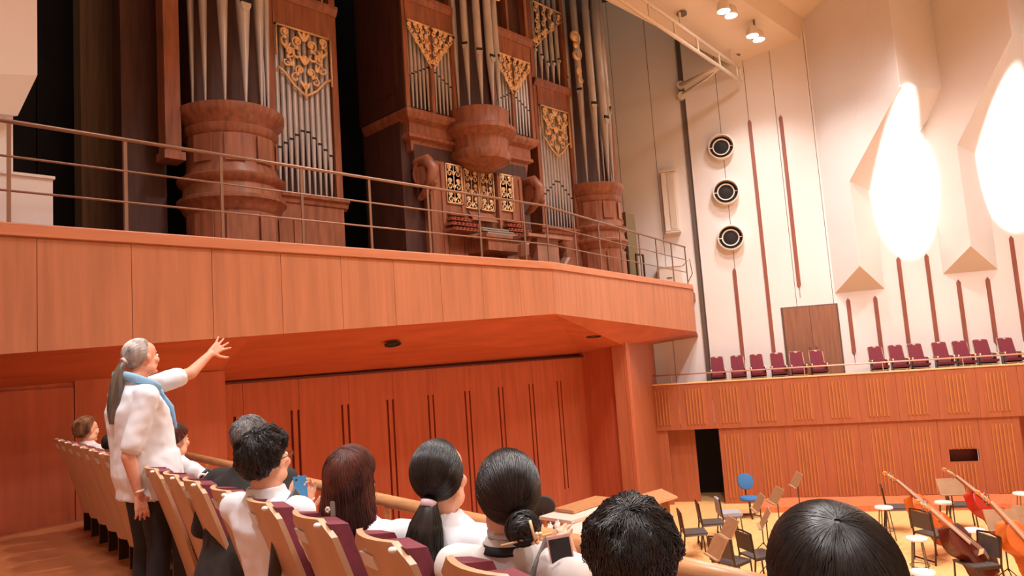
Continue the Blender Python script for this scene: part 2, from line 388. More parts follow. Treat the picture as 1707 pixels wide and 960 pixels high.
# wooden strips over the joints
for (x0, y0), (x1, y1) in (((1222, 447), (1241, 604)), ((1248, 200), (1293, 606)), ((1301, 192), (1332, 480)), ((1413, 497), (1424, 591)), ((1458, 493), (1472, 606)), ((1496, 428), (1517, 586)), ((1543, 423), (1566, 596)), ((1597, 466), (1613, 590)), ((1645, 462), (1661, 574)), ((1685, 393), (1709, 572))):
    sa, za = onG(x0, y0, DW); sb, zb = onG(x1, y1, DW); s = (sa+sb)/2; g = G(); w = .052
    g.prism([GP(s-w, DW, zb+.08), GP(s, DW, zb), GP(s+w, DW, zb+.08), GP(s+w, DW, za-.08), GP(s, DW, za), GP(s-w, DW, za-.08)], WN*.035)
    struct(g, 'strip', STRIP, wr)
    struct(G().prism([GP(s-.008, DW, zb-.3), GP(s+.008, DW, zb-.3), GP(s+.008, DW, zb), GP(s-.008, DW, zb)], WN*.003), 'joint', SEAM, wr)
# double door on the gallery
sl, zt = onG(1303, 514.5, DW); sr, _ = onG(1394, 507, DW); sm = (sl+sr)/2
dd = G(); gbox(dd, sl-.03, sr+.03, DW, DW+.03, .05, zt+.03); dd = struct(dd, 'door_1', mat('door_frame_dark', (104, 78, 66), .5), label='brown double door behind the gallery seats')
for a, b in ((sl+.02, sm-.006), (sm+.006, sr-.02)):
    g = G(); gbox(g, a, b, DW+.02, DW+.045, .08, zt); o = struct(g, 'door_leaf', DOORW, dd)
    h = sm-.09 if b < sm else sm+.09
    struct(G().tube([GP(h, DW+.05, .75), GP(h, DW+.09, .78), GP(h, DW+.09, 1.2), GP(h, DW+.05, 1.23)], .018, 6), 'door_handle', STRIP, o)

# ---- white wall on the left of the loft with its own facet, back wall of the loft
lw = struct(G().slab((-1.6, 7.6), (1.6, 13.2), .3, LOFT-.2, 12), 'wall_left', WHITEW)
e1 = onY(62, 60, 9.9); zk = onY(62, 125, 9.9).z; e2 = onY(28, 195, 10.1)
g = G().prism([(e1.x, 9.9, 12.0), (e1.x, 9.9, zk), (e2.x, 10.05, e2.z), (-1.4, 10.05, e2.z-.2), (-1.4, 9.9, 12)], (-.5, .8, 0)); struct(g, 'facet', WHITEW, lw)
g = G().box(-1.4, e2.x-.02, 10.2, 10.9, LOFT, e2.z+.1); struct(g, 'lower_pier', WHITEW, lw)
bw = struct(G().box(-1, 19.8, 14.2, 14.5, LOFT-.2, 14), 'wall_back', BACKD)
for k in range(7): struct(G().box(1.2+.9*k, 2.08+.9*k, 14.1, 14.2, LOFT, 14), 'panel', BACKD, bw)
p = onY(135, 200, 12.8); q = onY(195, 200, 12.8)
struct(G().box(p.x, q.x, 12.8, 13.2, LOFT, 13), 'trim_1', CURT)

# ---- ceiling canopy in steps, running along the loft
zc = lambda p: p
x0, x1 = -6, 24.5
cl = G().prism([(x0, 9.62, 10.2), (x0, 7.84, 10.63), (x0, 7.7, 11.26), (x0, 5.6, 11.75), (x0, 5.5, 11.95), (x0, -6, 12.3), (x0, -6, 12.6), (x0, 9.7, 12.6), (x0, 9.7, 10.2)], (x1-x0, 0, 0))
cl = struct(cl, 'ceiling', CEIL)
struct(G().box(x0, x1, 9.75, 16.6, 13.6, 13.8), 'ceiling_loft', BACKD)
for px, py in ((1137, 25), (1227, 93)):
    z = 10.28; p = onZ(px, py, z); struct(G().tube([p, p+Vector((.0, 0, .06))], .13, 14), 'ceiling_hatch', mat('hatch_grey', (120, 112, 100), .6), cl)
# hall walls behind the viewer
struct(G().slab((-6, -6), (24.5, -6), -.3, -3, 12.6), 'wall_back_hall', CEIL)
struct(G().slab((-6, 9.6), (-6, -6), -.3, -.2, 12.6), 'wall_side_hall', WHITEW)
# front parapet of the seat terrace
pa, pb = Vector((2.08, .2)), Vector((3.11, 9.5))
pp = struct(G().slab((pa.x-.42, pa.y-5), pb, -.14, STZ, .36), 'wall_terrace_front', GALW)
struct(G().slab((pa.x-.66, pa.y-5), (pb.x-.24, pb.y), -.44, .36, .40), 'ledge', GALW, pp)
# ================================================================ PIPE ORGAN
X0, YO = 10.1, 11.3
org = thing('pipe_organ', 'tall dark oak pipe organ with tin pipes and gilded carvings on the loft', 'organ', (X0, YO, LOFT))
def part(g, nm, m, par=None, **k): return g.build(nm, m, par or org, **k)
def pipe(x, y, z0, foot, r, top, mouth_dir=(0, -1), n=12, lab=None):
    g = G().lathe([(.016, z0), (r*.97, z0+foot-r*.4), (r, z0+foot), (r, top)], (x, y, 0), n)
    o = g.build('pipe', PIPE, org, angle=40)
    md = Vector((*mouth_dir, 0)).normalized(); sd = Vector((-md.y, md.x, 0)); c = Vector((x, y, z0+foot+r*.25))
    w, h = r*.78, r*.36; f = md*(r*.72); b = md*(r*1.035)
    gm = G().hexa([c-sd*w+f-Vector((0, 0, h)), c+sd*w+f-Vector((0, 0, h)), c+sd*w*.9+b-Vector((0, 0, h)), c-sd*w*.9+b-Vector((0, 0, h)), c-sd*w+f+Vector((0, 0, h)), c+sd*w+f+Vector((0, 0, h)), c+sd*w*.9+b+Vector((0, 0, h)), c-sd*w*.9+b+Vector((0, 0, h))])
    gm.build('mouth', MOUTH, o)
    if r > .06:       # pressed lower lip
        pts = [c-Vector((0, 0, h))+md*(r*1.0)+sd*(w*math.cos(t))-Vector((0, 0, r*1.25*math.sin(t)))-md*(r*.12*math.sin(t)) for t in [PI*i/8 for i in range(9)]]
        G().prism(pts, md*.012).build('lip', PIPE, o)
    return o
def spiral(c, r0, r1, a0, a1, n=16, y=0.0):
    return [(c[0]+(r0+(r1-r0)*i/n)*math.cos(a0+(a1-a0)*i/n), y, c[1]+(r0+(r1-r0)*i/n)*math.sin(a0+(a1-a0)*i/n)) for i in range(n+1)]
def scroll(g, cx, cz, size, flip=1, rot=0.0, r=.02, y=0.0):     # S-scroll of two spirals with leaf buds
    pts = spiral((0, .5), .07, .46, 2.4*PI, .5*PI-PI, 20)[::1]
    low = spiral((0, -.5), .46, .07, .5*PI, -1.6*PI, 20)
    out = []
    for p in (pts, [( -q[0], q[1], q[2]) for q in spiral((0, -.46), .50, .08, .5*PI, 2.5*PI, 18)]):
        P = []
        for (x, _, z) in p:
            x *= size*flip*.5; z *= size*.5
            P.append((cx+x*math.cos(rot)-z*math.sin(rot), y, cz+x*math.sin(rot)+z*math.cos(rot)))
        g.tube(P, [r*(.65+.5*math.sin(PI*i/(len(P)-1))) for i in range(len(P))], 5, flat=.8)
        g.ell(P[0], (r*1.7, r*1.2, r*1.7), n=6, m=5)
def leaf(g, x, z, w, h, y=0.0, rot=0.0):
    for k in (-1, 0, 1):
        a = rot+k*.55; d = Vector((math.sin(a), 0, math.cos(a)))
        q = Matrix.Rotation(a, 3, 'Y')
        g.ell(Vector((x, y, z))+d*h*.4, (w*.12, .014, h*.42), q, n=6, m=5)
def grille(x0, x1, z0, z1, y, shape='rect', lab='gilded openwork carving', r=.019, side=None):
    g = G(); w = x1-x0; cx = (x0+x1)/2; h = z1-z0
    g.box(x0, x1, y-.02, y+.02, z1-.03, z1)
    if shape == 'rect':
        g.box(x1-.025, x1, y-.02, y+.02, z0, z1); g.box(x0, x1, y-.02, y+.02, z0, z0+.025); g.box(x0, x0+.02, y-.015, y+.015, z0, z1)
        n = 3
        for i in range(n):
            zc_ = z1-h*(i+.5)/n
            for f in (-1, 1): scroll(g, cx+f*w*.24, zc_, h/n*.95, f, 0, r, y)
            leaf(g, cx, zc_-h/n*.35, w*.35, h/n*.55, y)
        g.tube([(cx, y, z0), (cx, y, z1)], r*.6, 5)
    elif shape == 'pendant':          # hanging lambrequin: three lobes and a central drop
        g.box(x1-.025, x1, y-.02, y+.02, z1-h*.72, z1); g.box(x0, x0+.02, y-.02, y+.02, z1-h*.45, z1)
        for f in (-1, 1):
            scroll(g, cx+f*w*.34, z1-h*.17, h*.3, f, 0, r, y); scroll(g, cx+f*w*.30, z1-h*.44, h*.34, -f, .35*f, r, y)
            scroll(g, cx+f*w*.14, z1-h*.66, h*.30, f, .5*f, r, y); scroll(g, cx+f*w*.13, z1-h*.28, h*.36, f, 0, r*1.1, y)
            leaf(g, cx+f*w*.32, z1-h*.34, w*.2, h*.16, y); leaf(g, cx+f*w*.2, z1-h*.56, w*.2, h*.14, y, f*.6)
            g.tube([(cx+f*w*.48, y, z1-h*.62), (cx+f*w*.36, y, z1-h*.68), (cx+f*w*.2, y, z1-h*.84), (cx, y, z1-h*.95)], r, 5)
        leaf(g, cx, z1-h*.16, w*.3, h*.2, y); leaf(g, cx, z1-h*.5, w*.3, h*.2, y)
        leaf(g, cx, z1-h*.86, w*.26, h*.18, y); g.tube([(cx, y, z1-h*.8), (cx, y, z1-h)], [r*1.2, r*.3], 5)
        g.ell((cx, y, z1-h*.4), (w*.06, .03, h*.05), n=8, m=6)
    elif shape == 'half':             # one wing of a V-shaped pair, the deep end towards the centre post
        s = side
        for i in range(4):
            t = (i+.5)/4; dep = h*(.25+.75*t)
            xx = (x0+w*t) if s > 0 else (x1-w*t); k = max(1, int(dep/(h*.22)))
            for j in range(k):
                scroll(g, xx, z1-dep*(j+.5)/k, h*.27, s if (i+j) % 2 else -s, .4*s, r, y)
        for i in range(3):
            t = (i+1)/3.3; xx = (x0+w*t) if s > 0 else (x1-w*t); leaf(g, xx, z1-h*(.25+.7*t), w*.3, h*.2, y, s*.8)
        a = (x0 if s > 0 else x1); b = (x1 if s > 0 else x0)
        g.tube([(a, y, z1-h*.2), (a+(b-a)*.5, y, z1-h*.55), (b, y, z1-h)], r*.9, 5)
    return part(g, 'gilded_carving', GILT, smooth=True)

for s in (-1, 1):
    sx = lambda u: X0+s*u
    def bx(g, u0, u1, y0, y1, z0, z1): a, b = sorted((sx(u0), sx(u1))); return g.box(a, b, y0, y1, z0, z1)
    # round pedal tower
    tx = sx(4.93)
    prof = [(.80, LOFT), (.80, 3.3), (.72, 3.36), (.72, 4.12), (.77, 4.18), (.80, 4.26), (.86, 4.31), (.86, 4.36), (.78, 4.40), (.76, 4.58), (.84, 4.64), (.86, 4.70), (.74, 4.76), (.71, 4.9), (.71, 5.38), (.75, 5.42), (.77, 5.52), (.73, 5.55), (.76, 5.6), (.84, 5.70), (.87, 5.76), (.87, 5.84), (.8, 5.86)]
    part(G().lathe(prof, (tx, YO, 0), 32), 'tower_pedestal', ORGW, angle=35)
    for k in range(4):      # raised upright staves on the drum
        a = R(-150+40*k); c = Vector((tx+.715*math.cos(a), YO+.715*math.sin(a)))
        d = Vector((-math.sin(a), math.cos(a)))*.16; part(G().slab(c-d, c+d, -.02, 4.92, 5.36), 'stave', ORGW)
        c = Vector((tx+.725*math.cos(a), YO+.725*math.sin(a))); part(G().slab(c-d, c+d, -.02, 3.42, 4.08), 'stave', ORGW)
    for k in range(7):
        a = R(180+s*0+ (k+.0)*30); f = abs(k-3)
        rr = (.115, .10, .09, .075)[f]; foot = (1.75, 2.1, 2.5, 2.9)[f]
        pipe(tx+.62*math.cos(a), YO+.62*math.sin(a)*.95, 5.86, foot, rr, 11.5-.15*f, (math.cos(a), math.sin(a)), 14)
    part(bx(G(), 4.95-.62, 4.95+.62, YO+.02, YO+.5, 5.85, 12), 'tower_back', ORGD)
    # stile and bracketed side board outside the tower
    part(bx(G(), 5.78, 6.02, YO-.1, YO+.2, 5.05, 12), 'stile', ORGW); part(bx(G(), 5.74, 6.06, YO-.16, YO+.2, 4.95, 5.08), 'stile_foot', ORGW)
    part(bx(G(), 5.8, 6.46, YO+.5, YO+.9, LOFT, 12), 'wing_panel', ORGD)
    # flat of pipes between tower and centre
    fa, fb = 2.95, 4.12
    part(bx(G(), fa-.12, fb+.1, YO-.05, YO+.9, LOFT, 4.55), 'flat_base', ORGW)
    g = G(); a, b = sorted((sx(fa-.2), sx(fb+.1))); g.sweep([(a, YO+.9), (a, YO-.05), (b, YO-.05)], [(-.05, 4.45), (.03, 4.5), (.05, 4.56), (.10, 4.6), (.10, 4.66), (-.05, 4.68)]); part(g, 'flat_moulding', ORGW)
    part(bx(G(), fa+.05, fb-.25, YO-.075, YO-.04, 3.3, 4.2), 'raised_panel', ORGW)
    for u in (fa-.13, fb): part(bx(G(), u, u+.13, YO-.04, YO+.5, 4.6, 12), 'stile', ORGW)
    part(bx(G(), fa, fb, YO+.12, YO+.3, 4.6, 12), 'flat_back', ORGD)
    part(bx(G(), fa, fb, YO-.06, YO+.12, 7.76, 8.25), 'header_panel', ORGW)
    g = G(); a, b = sorted((sx(fa-.13), sx(fb+.13))); g.sweep([(a, YO-.05), (b, YO-.05)], [(-.05, 8.22), (.03, 8.25), (.09, 8.36), (.09, 8.42), (-.05, 8.44)]); part(g, 'header_moulding', ORGW)
    for k in range(10):
        u = fa+.07+(fb-fa-.14)*k/9; f = abs(k-4.5)/4.5
        pipe(sx(u), YO+.03, 4.68, 1.22-.42*f, .05, 8.0, n=10)
        if k % 2 == 0: pipe(sx(u+.03), YO+.03, 8.46, .5+.3*f, .065, 11.2, n=10)
    grille(sx(fa)+.02 if s > 0 else sx(fb)+.02, sx(fb)-.02 if s > 0 else sx(fa)-.02, 6.45, 7.76, YO-.085, 'pendant', r=.026)
    grille(sx(fa)+.02 if s > 0 else sx(fb)+.02, sx(fb)-.02 if s > 0 else sx(fa)-.02, 9.25, 10.5, YO-.085, 'half', r=.022, side=-1)
    # scroll finial beside the tower
    g = G(); scroll(g, sx(4.28), 9.55, .95, s, 0, .05, YO-.35); scroll(g, sx(4.38), 8.75, .5, -s, .2, .035, YO-.35); part(g, 'scroll_finial', GILT, smooth=True)
    # centre case: two flats either side of a round tower
    ca, cb = .58, 1.78; YC = 10.45
    for u in (ca-.04, 1.16, cb): part(bx(G(), u-(.03 if u > .6 else 0), u+(.03 if u > 1.2 or u < .6 else .0)+.04, YC-.02, YC+.5, 6.45, 12), 'stile', ORGW)
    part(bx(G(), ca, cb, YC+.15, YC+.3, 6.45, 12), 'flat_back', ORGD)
    part(bx(G(), ca, cb, YC-.04, YC+.15, 8.22, 8.62), 'header_panel', ORGW)
    g = G(); a, b = sorted((sx(ca), sx(cb+.1))); g.sweep([(a, YC-.03), (b, YC-.03)], [(-.05, 8.6), (.03, 8.62), (.08, 8.72), (.08, 8.8), (-.05, 8.82)]); part(g, 'header_moulding', ORGW)
    for k in range(12):
        u = ca+.06+(cb-ca-.12)*k/11
        if abs(u-1.18) < .04: continue
        pipe(sx(u), YC+.06, 6.5, .9-.55*abs(u-1.18), .037, 8.6, n=8)
    for u0, u1, sd in ((ca+.02, 1.14, 1), (1.20, cb-.02, -1)):
        a, b = sorted((sx(u0), sx(u1))); grille(a, b, 7.35, 8.22, YC-.06, 'half', r=.02, side=sd*s)
    part(bx(G(), cb+.02, cb+.09, YC, YO+.7, 6.45, 12), 'side_panel', ORGD)
    part(bx(G(), 1.3, cb+.02, YC+.3, YO+.7, LOFT, 6.4), 'lower_side', ORGD)
    part(bx(G(), cb+.01, cb+.11, YC+.2, YC+.75, 6.8, 8.2), 'raised_panel', ORGD)
    # scroll bracket under the overhang
    g = G(); px_ = sx(1.52)
    sp = [(px_, YC-.02+(.25-.0055*i)*math.cos(1.2-.2*i), 5.14+(.27-.006*i)*math.sin(1.2-.2*i)) for i in range(40)]
    g.tube(sp, [.062-.0008*i for i in range(40)], 10, flat=1.9, up=(1, 0, 0)); g.box(px_-.09, px_+.09, YC-.16, YC+.14, 4.98, 5.3)
    g.tube([(px_, YC+.2, 5.42), (px_, YC-.12, 5.4), (px_, YC-.3, 5.2), (px_, YC-.2, 4.95), (px_, YC-.02, 4.78), (px_, YC+.15, 4.7)], [.1, .13, .12, .10, .08, .05], 8)
    part(g, 'scroll_bracket', ORGW, angle=65)
    g = G()
    for k in range(4): g.ell((px_+s*.02, YC-.16-.05*k, 5.3-.14*k), (.05, .05, .11), Matrix.Rotation(R(20*k), 3, 'X'), n=8, m=6)
    part(g, 'acanthus_leaf', ORGW, smooth=True)
# centre round tower, cornice, corbel
g = G().sweep([(X0-1.85, YO+.6), (X0-1.85, 10.42), (X0+1.85, 10.42), (X0+1.85, YO+.6)], [(-.35, 5.42), (-.28, 5.42), (-.28, 5.62), (-.2, 5.66), (-.17, 5.86), (-.08, 5.9), (-.08, 5.96), (-.12, 6.0), (-.12, 6.2), (-.02, 6.26), (.04, 6.34), (.04, 6.42), (-.35, 6.48)])
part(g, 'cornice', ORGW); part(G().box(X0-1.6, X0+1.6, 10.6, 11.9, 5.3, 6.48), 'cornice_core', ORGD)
TYC = 10.42
part(G().lathe([(.3, 5.42), (.45, 5.5), (.62, 5.58), (.66, 5.66), (.66, 5.74), (.60, 5.8), (.62, 6.02), (.72, 6.1), (.8, 6.16), (.8, 6.24), (.68, 6.3), (.66, 6.5), (.68, 6.62), (.6, 6.66)], (X0, TYC, 0), 32), 'tower_corbel', ORGW, angle=35)
for k in range(7):
    a = R(180+30*k); f = abs(k-3)
    pipe(X0+.5*math.cos(a), TYC+.5*math.sin(a), 6.66, (1.05, 1.15, 1.3, 1.5)[f], (.088, .08, .075, .06)[f], 11.6, (math.cos(a), math.sin(a)), 14)
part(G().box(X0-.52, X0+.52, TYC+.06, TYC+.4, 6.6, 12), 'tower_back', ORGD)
g = G(); leaf(g, X0-.1, 9.05, .5, .5, TYC-.62, 1.1); leaf(g, X0+.4, 9.3, .5, .5, TYC-.5, -.4); part(g, 'gilded_carving', GILT, smooth=True)
# lower case front with key desk
LY = 10.5
g = G().box(X0-1.3, X0-.45, LY, 11.7, LOFT, 5.5); g.box(X0+.55, X0+1.3, LY, 11.7, LOFT, 5.5); g.box(X0-.45, X0+.55, LY+.07, 11.7, LOFT, 5.5); part(g, 'lower_case', ORGW)
for u in (-1.32, -1.02, -.5, .56, .98, 1.24): part(G().box(X0+u-.04, X0+u+.05, LY-.03, LY+.05, LOFT, 5.42), 'stile', ORGW)
for u0, u1 in ((-.95, -.55), (.66, .96)): part(G().box(X0+u0, X0+u1, LY-.025, LY+.01, 3.2, 4.1), 'raised_panel', ORGW)
for u0, u1, yy in ((-.93, -.5, LY-.02), (-.4, .46, LY+.03), (.60, 1.0, LY-.02)):
    part(G().box(X0+u0, X0+u1, yy+.02, yy+.035, 4.66, 5.5), 'grille_backing', ORGD)
    if u1-u0 > .6:
        grille(X0+u0, X0+.02, 4.62, 5.46, yy, 'rect', r=.015); grille(X0+.05, X0+u1, 4.62, 5.46, yy, 'rect', r=.015)
    else: grille(X0+u0, X0+u1, 4.66, 5.48, yy, 'rect', r=.017)
# key desk: stepped stop jambs with rows of red knobs, manuals, music desk
g = G().box(X0-.45, X0+.62, LY-.62, LY+.5, LOFT+.55, 3.98); g.box(X0-.55, X0+.75, LY-.68, LY-.3, 3.9, 3.96); part(g, 'key_desk', ORGW)
for k in range(3):
    z = 4.0+.075*k; y = LY-.55+.13*k
    part(G().box(X0-.38, X0+.5, y, y+.14, z, z+.03), 'manual', mat('old_keys', (150, 132, 118), .5))
    gg = G()
    for j in range(24):
        if j % 7 not in (2, 6): gg.box(X0-.36+.035*j+.02, X0-.36+.035*j+.036, y+.05, y+.14, z+.03, z+.045)
    part(gg, 'sharp_keys', MOUTH)
g = G().hexa([(X0-.3, LY-.1, 4.36), (X0+.4, LY-.1, 4.36), (X0+.4, LY-.06, 4.36), (X0-.3, LY-.06, 4.36), (X0-.3, LY+.1, 4.64), (X0+.4, LY+.1, 4.64), (X0+.4, LY+.14, 4.64), (X0-.3, LY+.14, 4.64)]); part(g, 'music_desk', ORGW)
KNOB = mat('stop_knob_red', (176, 52, 40), .4)
for s in (-1, 1):
    for k in range(4):
        z = 4.06+.115*k; c = X0+(-.72 if s < 0 else .86)+s*.04*(3-k)*0; w = (.36, .33, .27, .22)[k]; y = LY-.34+.075*k
        st = part(G().box(c-w, c+w, y, LY+.02, z, z+.05), 'stop_terrace', ORGW)
        for j in range(int(w*24)):
            xx = c-w+.03+j*(2*w-.06)/max(1, int(w*24)-1)
            G().lathe([(.012, 0), (.012, .05), (.021, .052), (.021, .068), (.01, .07)], (xx, y, z+.028), 6, Matrix.Rotation(R(90), 3, 'X')).build('stop_knob', KNOB, st)
# organ bench
bench = thing('organ_bench', 'wooden organ bench with scrolled ends in front of the organ keyboards', 'bench', (X0+.72, 9.45, LOFT))
BW = mat('bench_wood', (150, 104, 82), .45, var=.15, scale=4)
bx0 = X0+.2
part(G().box(bx0-.15, bx0+1.2, 9.25, 9.68, 3.86, 3.92), 'seat', BW, bench)
part(G().box(bx0+.2, bx0+.85, 9.35, 9.58, LOFT+.05, 3.86), 'trestle', BW, bench)
for s, xx in ((-1, bx0+.02), (1, bx0+1.03)):
    part(G().tube([(xx, 9.46, 3.86), (xx+s*.12, 9.46, 3.7), (xx+s*.13, 9.46, 3.5), (xx, 9.46, 3.34), (xx+s*.05, 9.46, LOFT)], [.06, .07, .07, .06, .07], 8, flat=2.2, up=(0, 1, 0)), 'scrolled_end', BW, bench)

# ================================================================ LOFT RAILING AND THINGS ON THE LOFT
rl = thing('loft_railing', 'thin bronze railing with three horizontal bars along the organ loft edge', 'railing', (9.9, YF, 3.2))
rp = [(-3.2, YF+.06), (9.88, YF+.06), (17.85, 10.29)]
for z, r in ((4.29, .024), (3.92, .013), (3.56, .013)):
    G().tube([(x, y, z) for x, y in rp], r, 8).build('rail', BRONZE, rl, smooth=True)
def post(x, y): G().slab((x-.018, y-.0), (x+.018, y), .02, 3.2, 4.28).build('post', BRONZE, rl)
for k in range(12): post(1.57+1.103*(k-4), YF+.05)
b0, b1 = Vector(rp[1]), Vector(rp[2])
for k in range(8): p = b0+(b1-b0)*((k+.055)/7.05*.998); post(p.x, p.y)
wc = thing('storage_cabinet', 'low white cabinet behind the loft railing beside the left white pier', 'cabinet', (1.2, 9.4, LOFT))
p = onY(88, 296, 9.3); CW = mat('cabinet_white', (226, 214, 208), .5)
part(G().box(p.x-1.7, p.x, 9.3, 9.9, 3.14, p.z), 'carcass', CW, wc); part(G().box(p.x-1.72, p.x+.02, 9.28, 9.92, p.z-.02, p.z+.012), 'top', CW, wc); part(G().box(p.x-1.72, p.x+.02, 9.27, 9.3, LOFT, 3.2), 'plinth', CW, wc)
part(G().box(p.x-.78, p.x-.77, 9.296, 9.31, 3.2, p.z-.03), 'door_gap', SEAM, wc)
# white switch box, control panel and monitor frames at the far end of the loft
sb = thing('equipment_box', 'white equipment box on the loft floor at the far end of the railing', 'box', GP(-2.6, DW+.5, LOFT))
s0, za = onG(1094, 425, DW+.25); s1, zb = onG(1133, 425, DW+.25)
g = G(); gbox(g, s0, s1, DW+.05, DW+.45, LOFT, 3.95); part(g, 'carcass', IVORY, sb); g = G(); gbox(g, s0-.02, s1+.02, DW+.04, DW+.47, 3.95, 3.98); part(g, 'lid', IVORY, sb)
g = G(); gbox(g, (s0+s1)/2-.08, (s0+s1)/2+.08, DW+.45, DW+.465, 3.6, 3.63); part(g, 'handle', STEELG, sb)
cp = G(); pts = [GP(s1+.05, DW+.3, 3.95), GP(s1+.28, DW+.32, 4.15), GP(s1+.33, DW+.3, 3.7), GP(s1+.1, DW+.3, 3.3)]
tag(cp.tube(pts, .014, 6).build('cable', STEELG, smooth=True), 'grey looped cable hanging beside the white equipment box', 'cable')
ls = thing('column_loudspeaker', 'tall narrow cream column on the side wall above the equipment box', 'loudspeaker', GP(-2.6, DW, 5))
s0, zt_ = onG(1101, 287, DW+.15); s1, zb_ = onG(1128, 386, DW+.15); s1 = onG(1118, 287, DW+.15)[0]+.12
g = G(); gbox(g, s0, s1, DW, DW+.16, zb_+.05, zt_-.03); part(g, 'housing', IVORY, ls)
g = G(); gbox(g, s0+.18, s1-.06, DW+.16, DW+.18, zb_+.1, zt_-.1); part(g, 'baffle', mat('baffle_cream', (226, 206, 188), .6), ls)
for z in (zb_, zt_): g = G(); gbox(g, s0-.02, s1+.03, DW, DW+.24, z-.02, z+.02); part(g, 'end_plate', IVORY, ls)
ms = thing('loft_locker', 'slim olive brown cupboard standing at the right end of the organ', 'cupboard', (16.2, 11, LOFT))
a = onY(1030, 356, 11.35); b = onY(1043, 356, 11.35)
part(G().box(a.x, a.x+.12, 11.1, 11.6, LOFT, a.z), 'side', mat('locker_olive', (120, 100, 66), .6), ms); part(G().box(a.x+.12, a.x+.5, 11.14, 11.6, LOFT, a.z-.02), 'front', mat('locker_olive', (120, 100, 66), .6), ms)
for px, lab in ((1068, 'dark metal frame stand behind the loft railing near the far end'), (1042, 'dark metal frame stand beside the slim olive cupboard')):
    p = onY(px, 450, 10.75); fs = thing('frame_stand', lab, 'stand', (p.x, 10.75, LOFT), 'frame stands on the loft')
    for dx in (-.17, .17): part(G().tube([(p.x+dx, 10.75, LOFT), (p.x+dx, 10.75, 4.05)], .03, 6), 'leg', BLACKM, fs)
    for z in (4.05, 3.42): part(G().tube([(p.x-.17, 10.75, z), (p.x+.17, 10.75, z)], .03, 6), 'crossbar', BLACKM, fs)

# ================================================================ THINGS ON THE WHITE WALL AND CEILING
for i, (px, py) in enumerate(((1202, 245), (1210, 320), (1218, 396))):
    s, z = onG(px, py, DW+.1); o = thing('round_loudspeaker', 'round black loudspeaker in a white wall ring, ' + ('top', 'middle', 'bottom')[i] + ' of the three', 'loudspeaker', GP(s, DW, z), 'round wall loudspeakers')
    q = WN.to_track_quat('Z', 'Y').to_matrix(); c = GP(s, DW, z)
    part(G().lathe([(.40, 0), (.405, .12), (.395, .2), (.36, .21), (.35, .17), (.345, .04), (.3, .02)], c, 32, q), 'ring', IVORY, o, angle=40)
    part(G().lathe([(.34, .05), (.34, .06), (.2, .055)], c, 28, q), 'grille', MOUTH, o)
    part(G().lathe([(.25, .06), (.262, .12), (.23, .12), (.22, .06)], c, 28, q), 'inner_ring', IVORY, o, angle=40)
    part(G().lathe([(.22, .07), (.15, .085), (.1, .1)], c, 20, q), 'cone', MOUTH, o, angle=40)
    for f in (-1, 1): part(G().tube([c+WT*f*.25+WN*.1, c+WT*f*.36+WN*.1], .015, 6), 'spoke', IVORY, o)
gs = onG(1130, 80, DW)[0]
gr = thing('wall_rail', 'long vertical steel channel set into the white wall beside the loft', 'rail', GP(gs, DW, .1))
for ds in (-.075, .055): g = G(); gbox(g, gs+ds, gs+ds+.02, DW, DW+.05, .1, 11.3); part(g, 'flange', STEELG, gr)
g = G(); gbox(g, gs-.06, gs+.06, DW, DW+.015, .1, 11.3); part(g, 'web', mat('channel_web', (112, 100, 92), .5, metal=.4), gr)
tr = thing('lighting_bar', 'white two-rail lighting bar held on a bracket below the ceiling edge', 'lighting bar', (17, 8.9, 9.5))
lo0, lo1 = onZ(1000, -24, 9.45), onZ(1236, 136, 9.45); dv = (lo1-lo0).normalized()
up0, up1 = lo0+Vector((0, .0, .42)), lo1+Vector((.0, .0, .42))-dv*.05
TW = mat('truss_white', (240, 226, 208), .45)
for a, b, r in ((lo0, lo1, .05), (up0, up1, .045)): part(G().tube([a, b], r, 8), 'rail', TW, tr, smooth=True)
for k in range(7):
    t = (.995, .965, .80, .62, .45, .28, .1)[k]; part(G().tube([lo0.lerp(lo1, t), up0.lerp(up1, t)], .035, 6), 'upright', TW, tr)
for t in (.93, .5):
    p = up0.lerp(up1, t); part(G().tube([p, (p.x, p.y, 10.25)], .035, 6), 'hanger', TW, tr)
w0 = GP(onG(1135, 150, DW+.12)[0], DW+.12, onG(1135, 150, DW+.12)[1]); t0 = lo0.lerp(lo1, .8)
part(G().tube([w0+Vector((0, 0, .15)), t0+Vector((0, .1, .0))], .1, 8, flat=.6), 'bracket_arm', TW, tr, smooth=True)
part(G().tube([w0-Vector((0, 0, .15)), t0.lerp(w0, .3)-Vector((0, 0, .1)), t0], .04, 8), 'brace', TW, tr, smooth=True)
q = WN.to_track_quat('Z', 'Y').to_matrix()
for dz in (.15, -.2): part(G().lathe([(.12, -.1), (.12, .1)], w0+Vector((0, 0, dz)), 12, q), 'clamp', TW, tr)
LENS = mat('lamp_lens', (255, 250, 240), .3, emit=((1.0, .96, .90), 30))
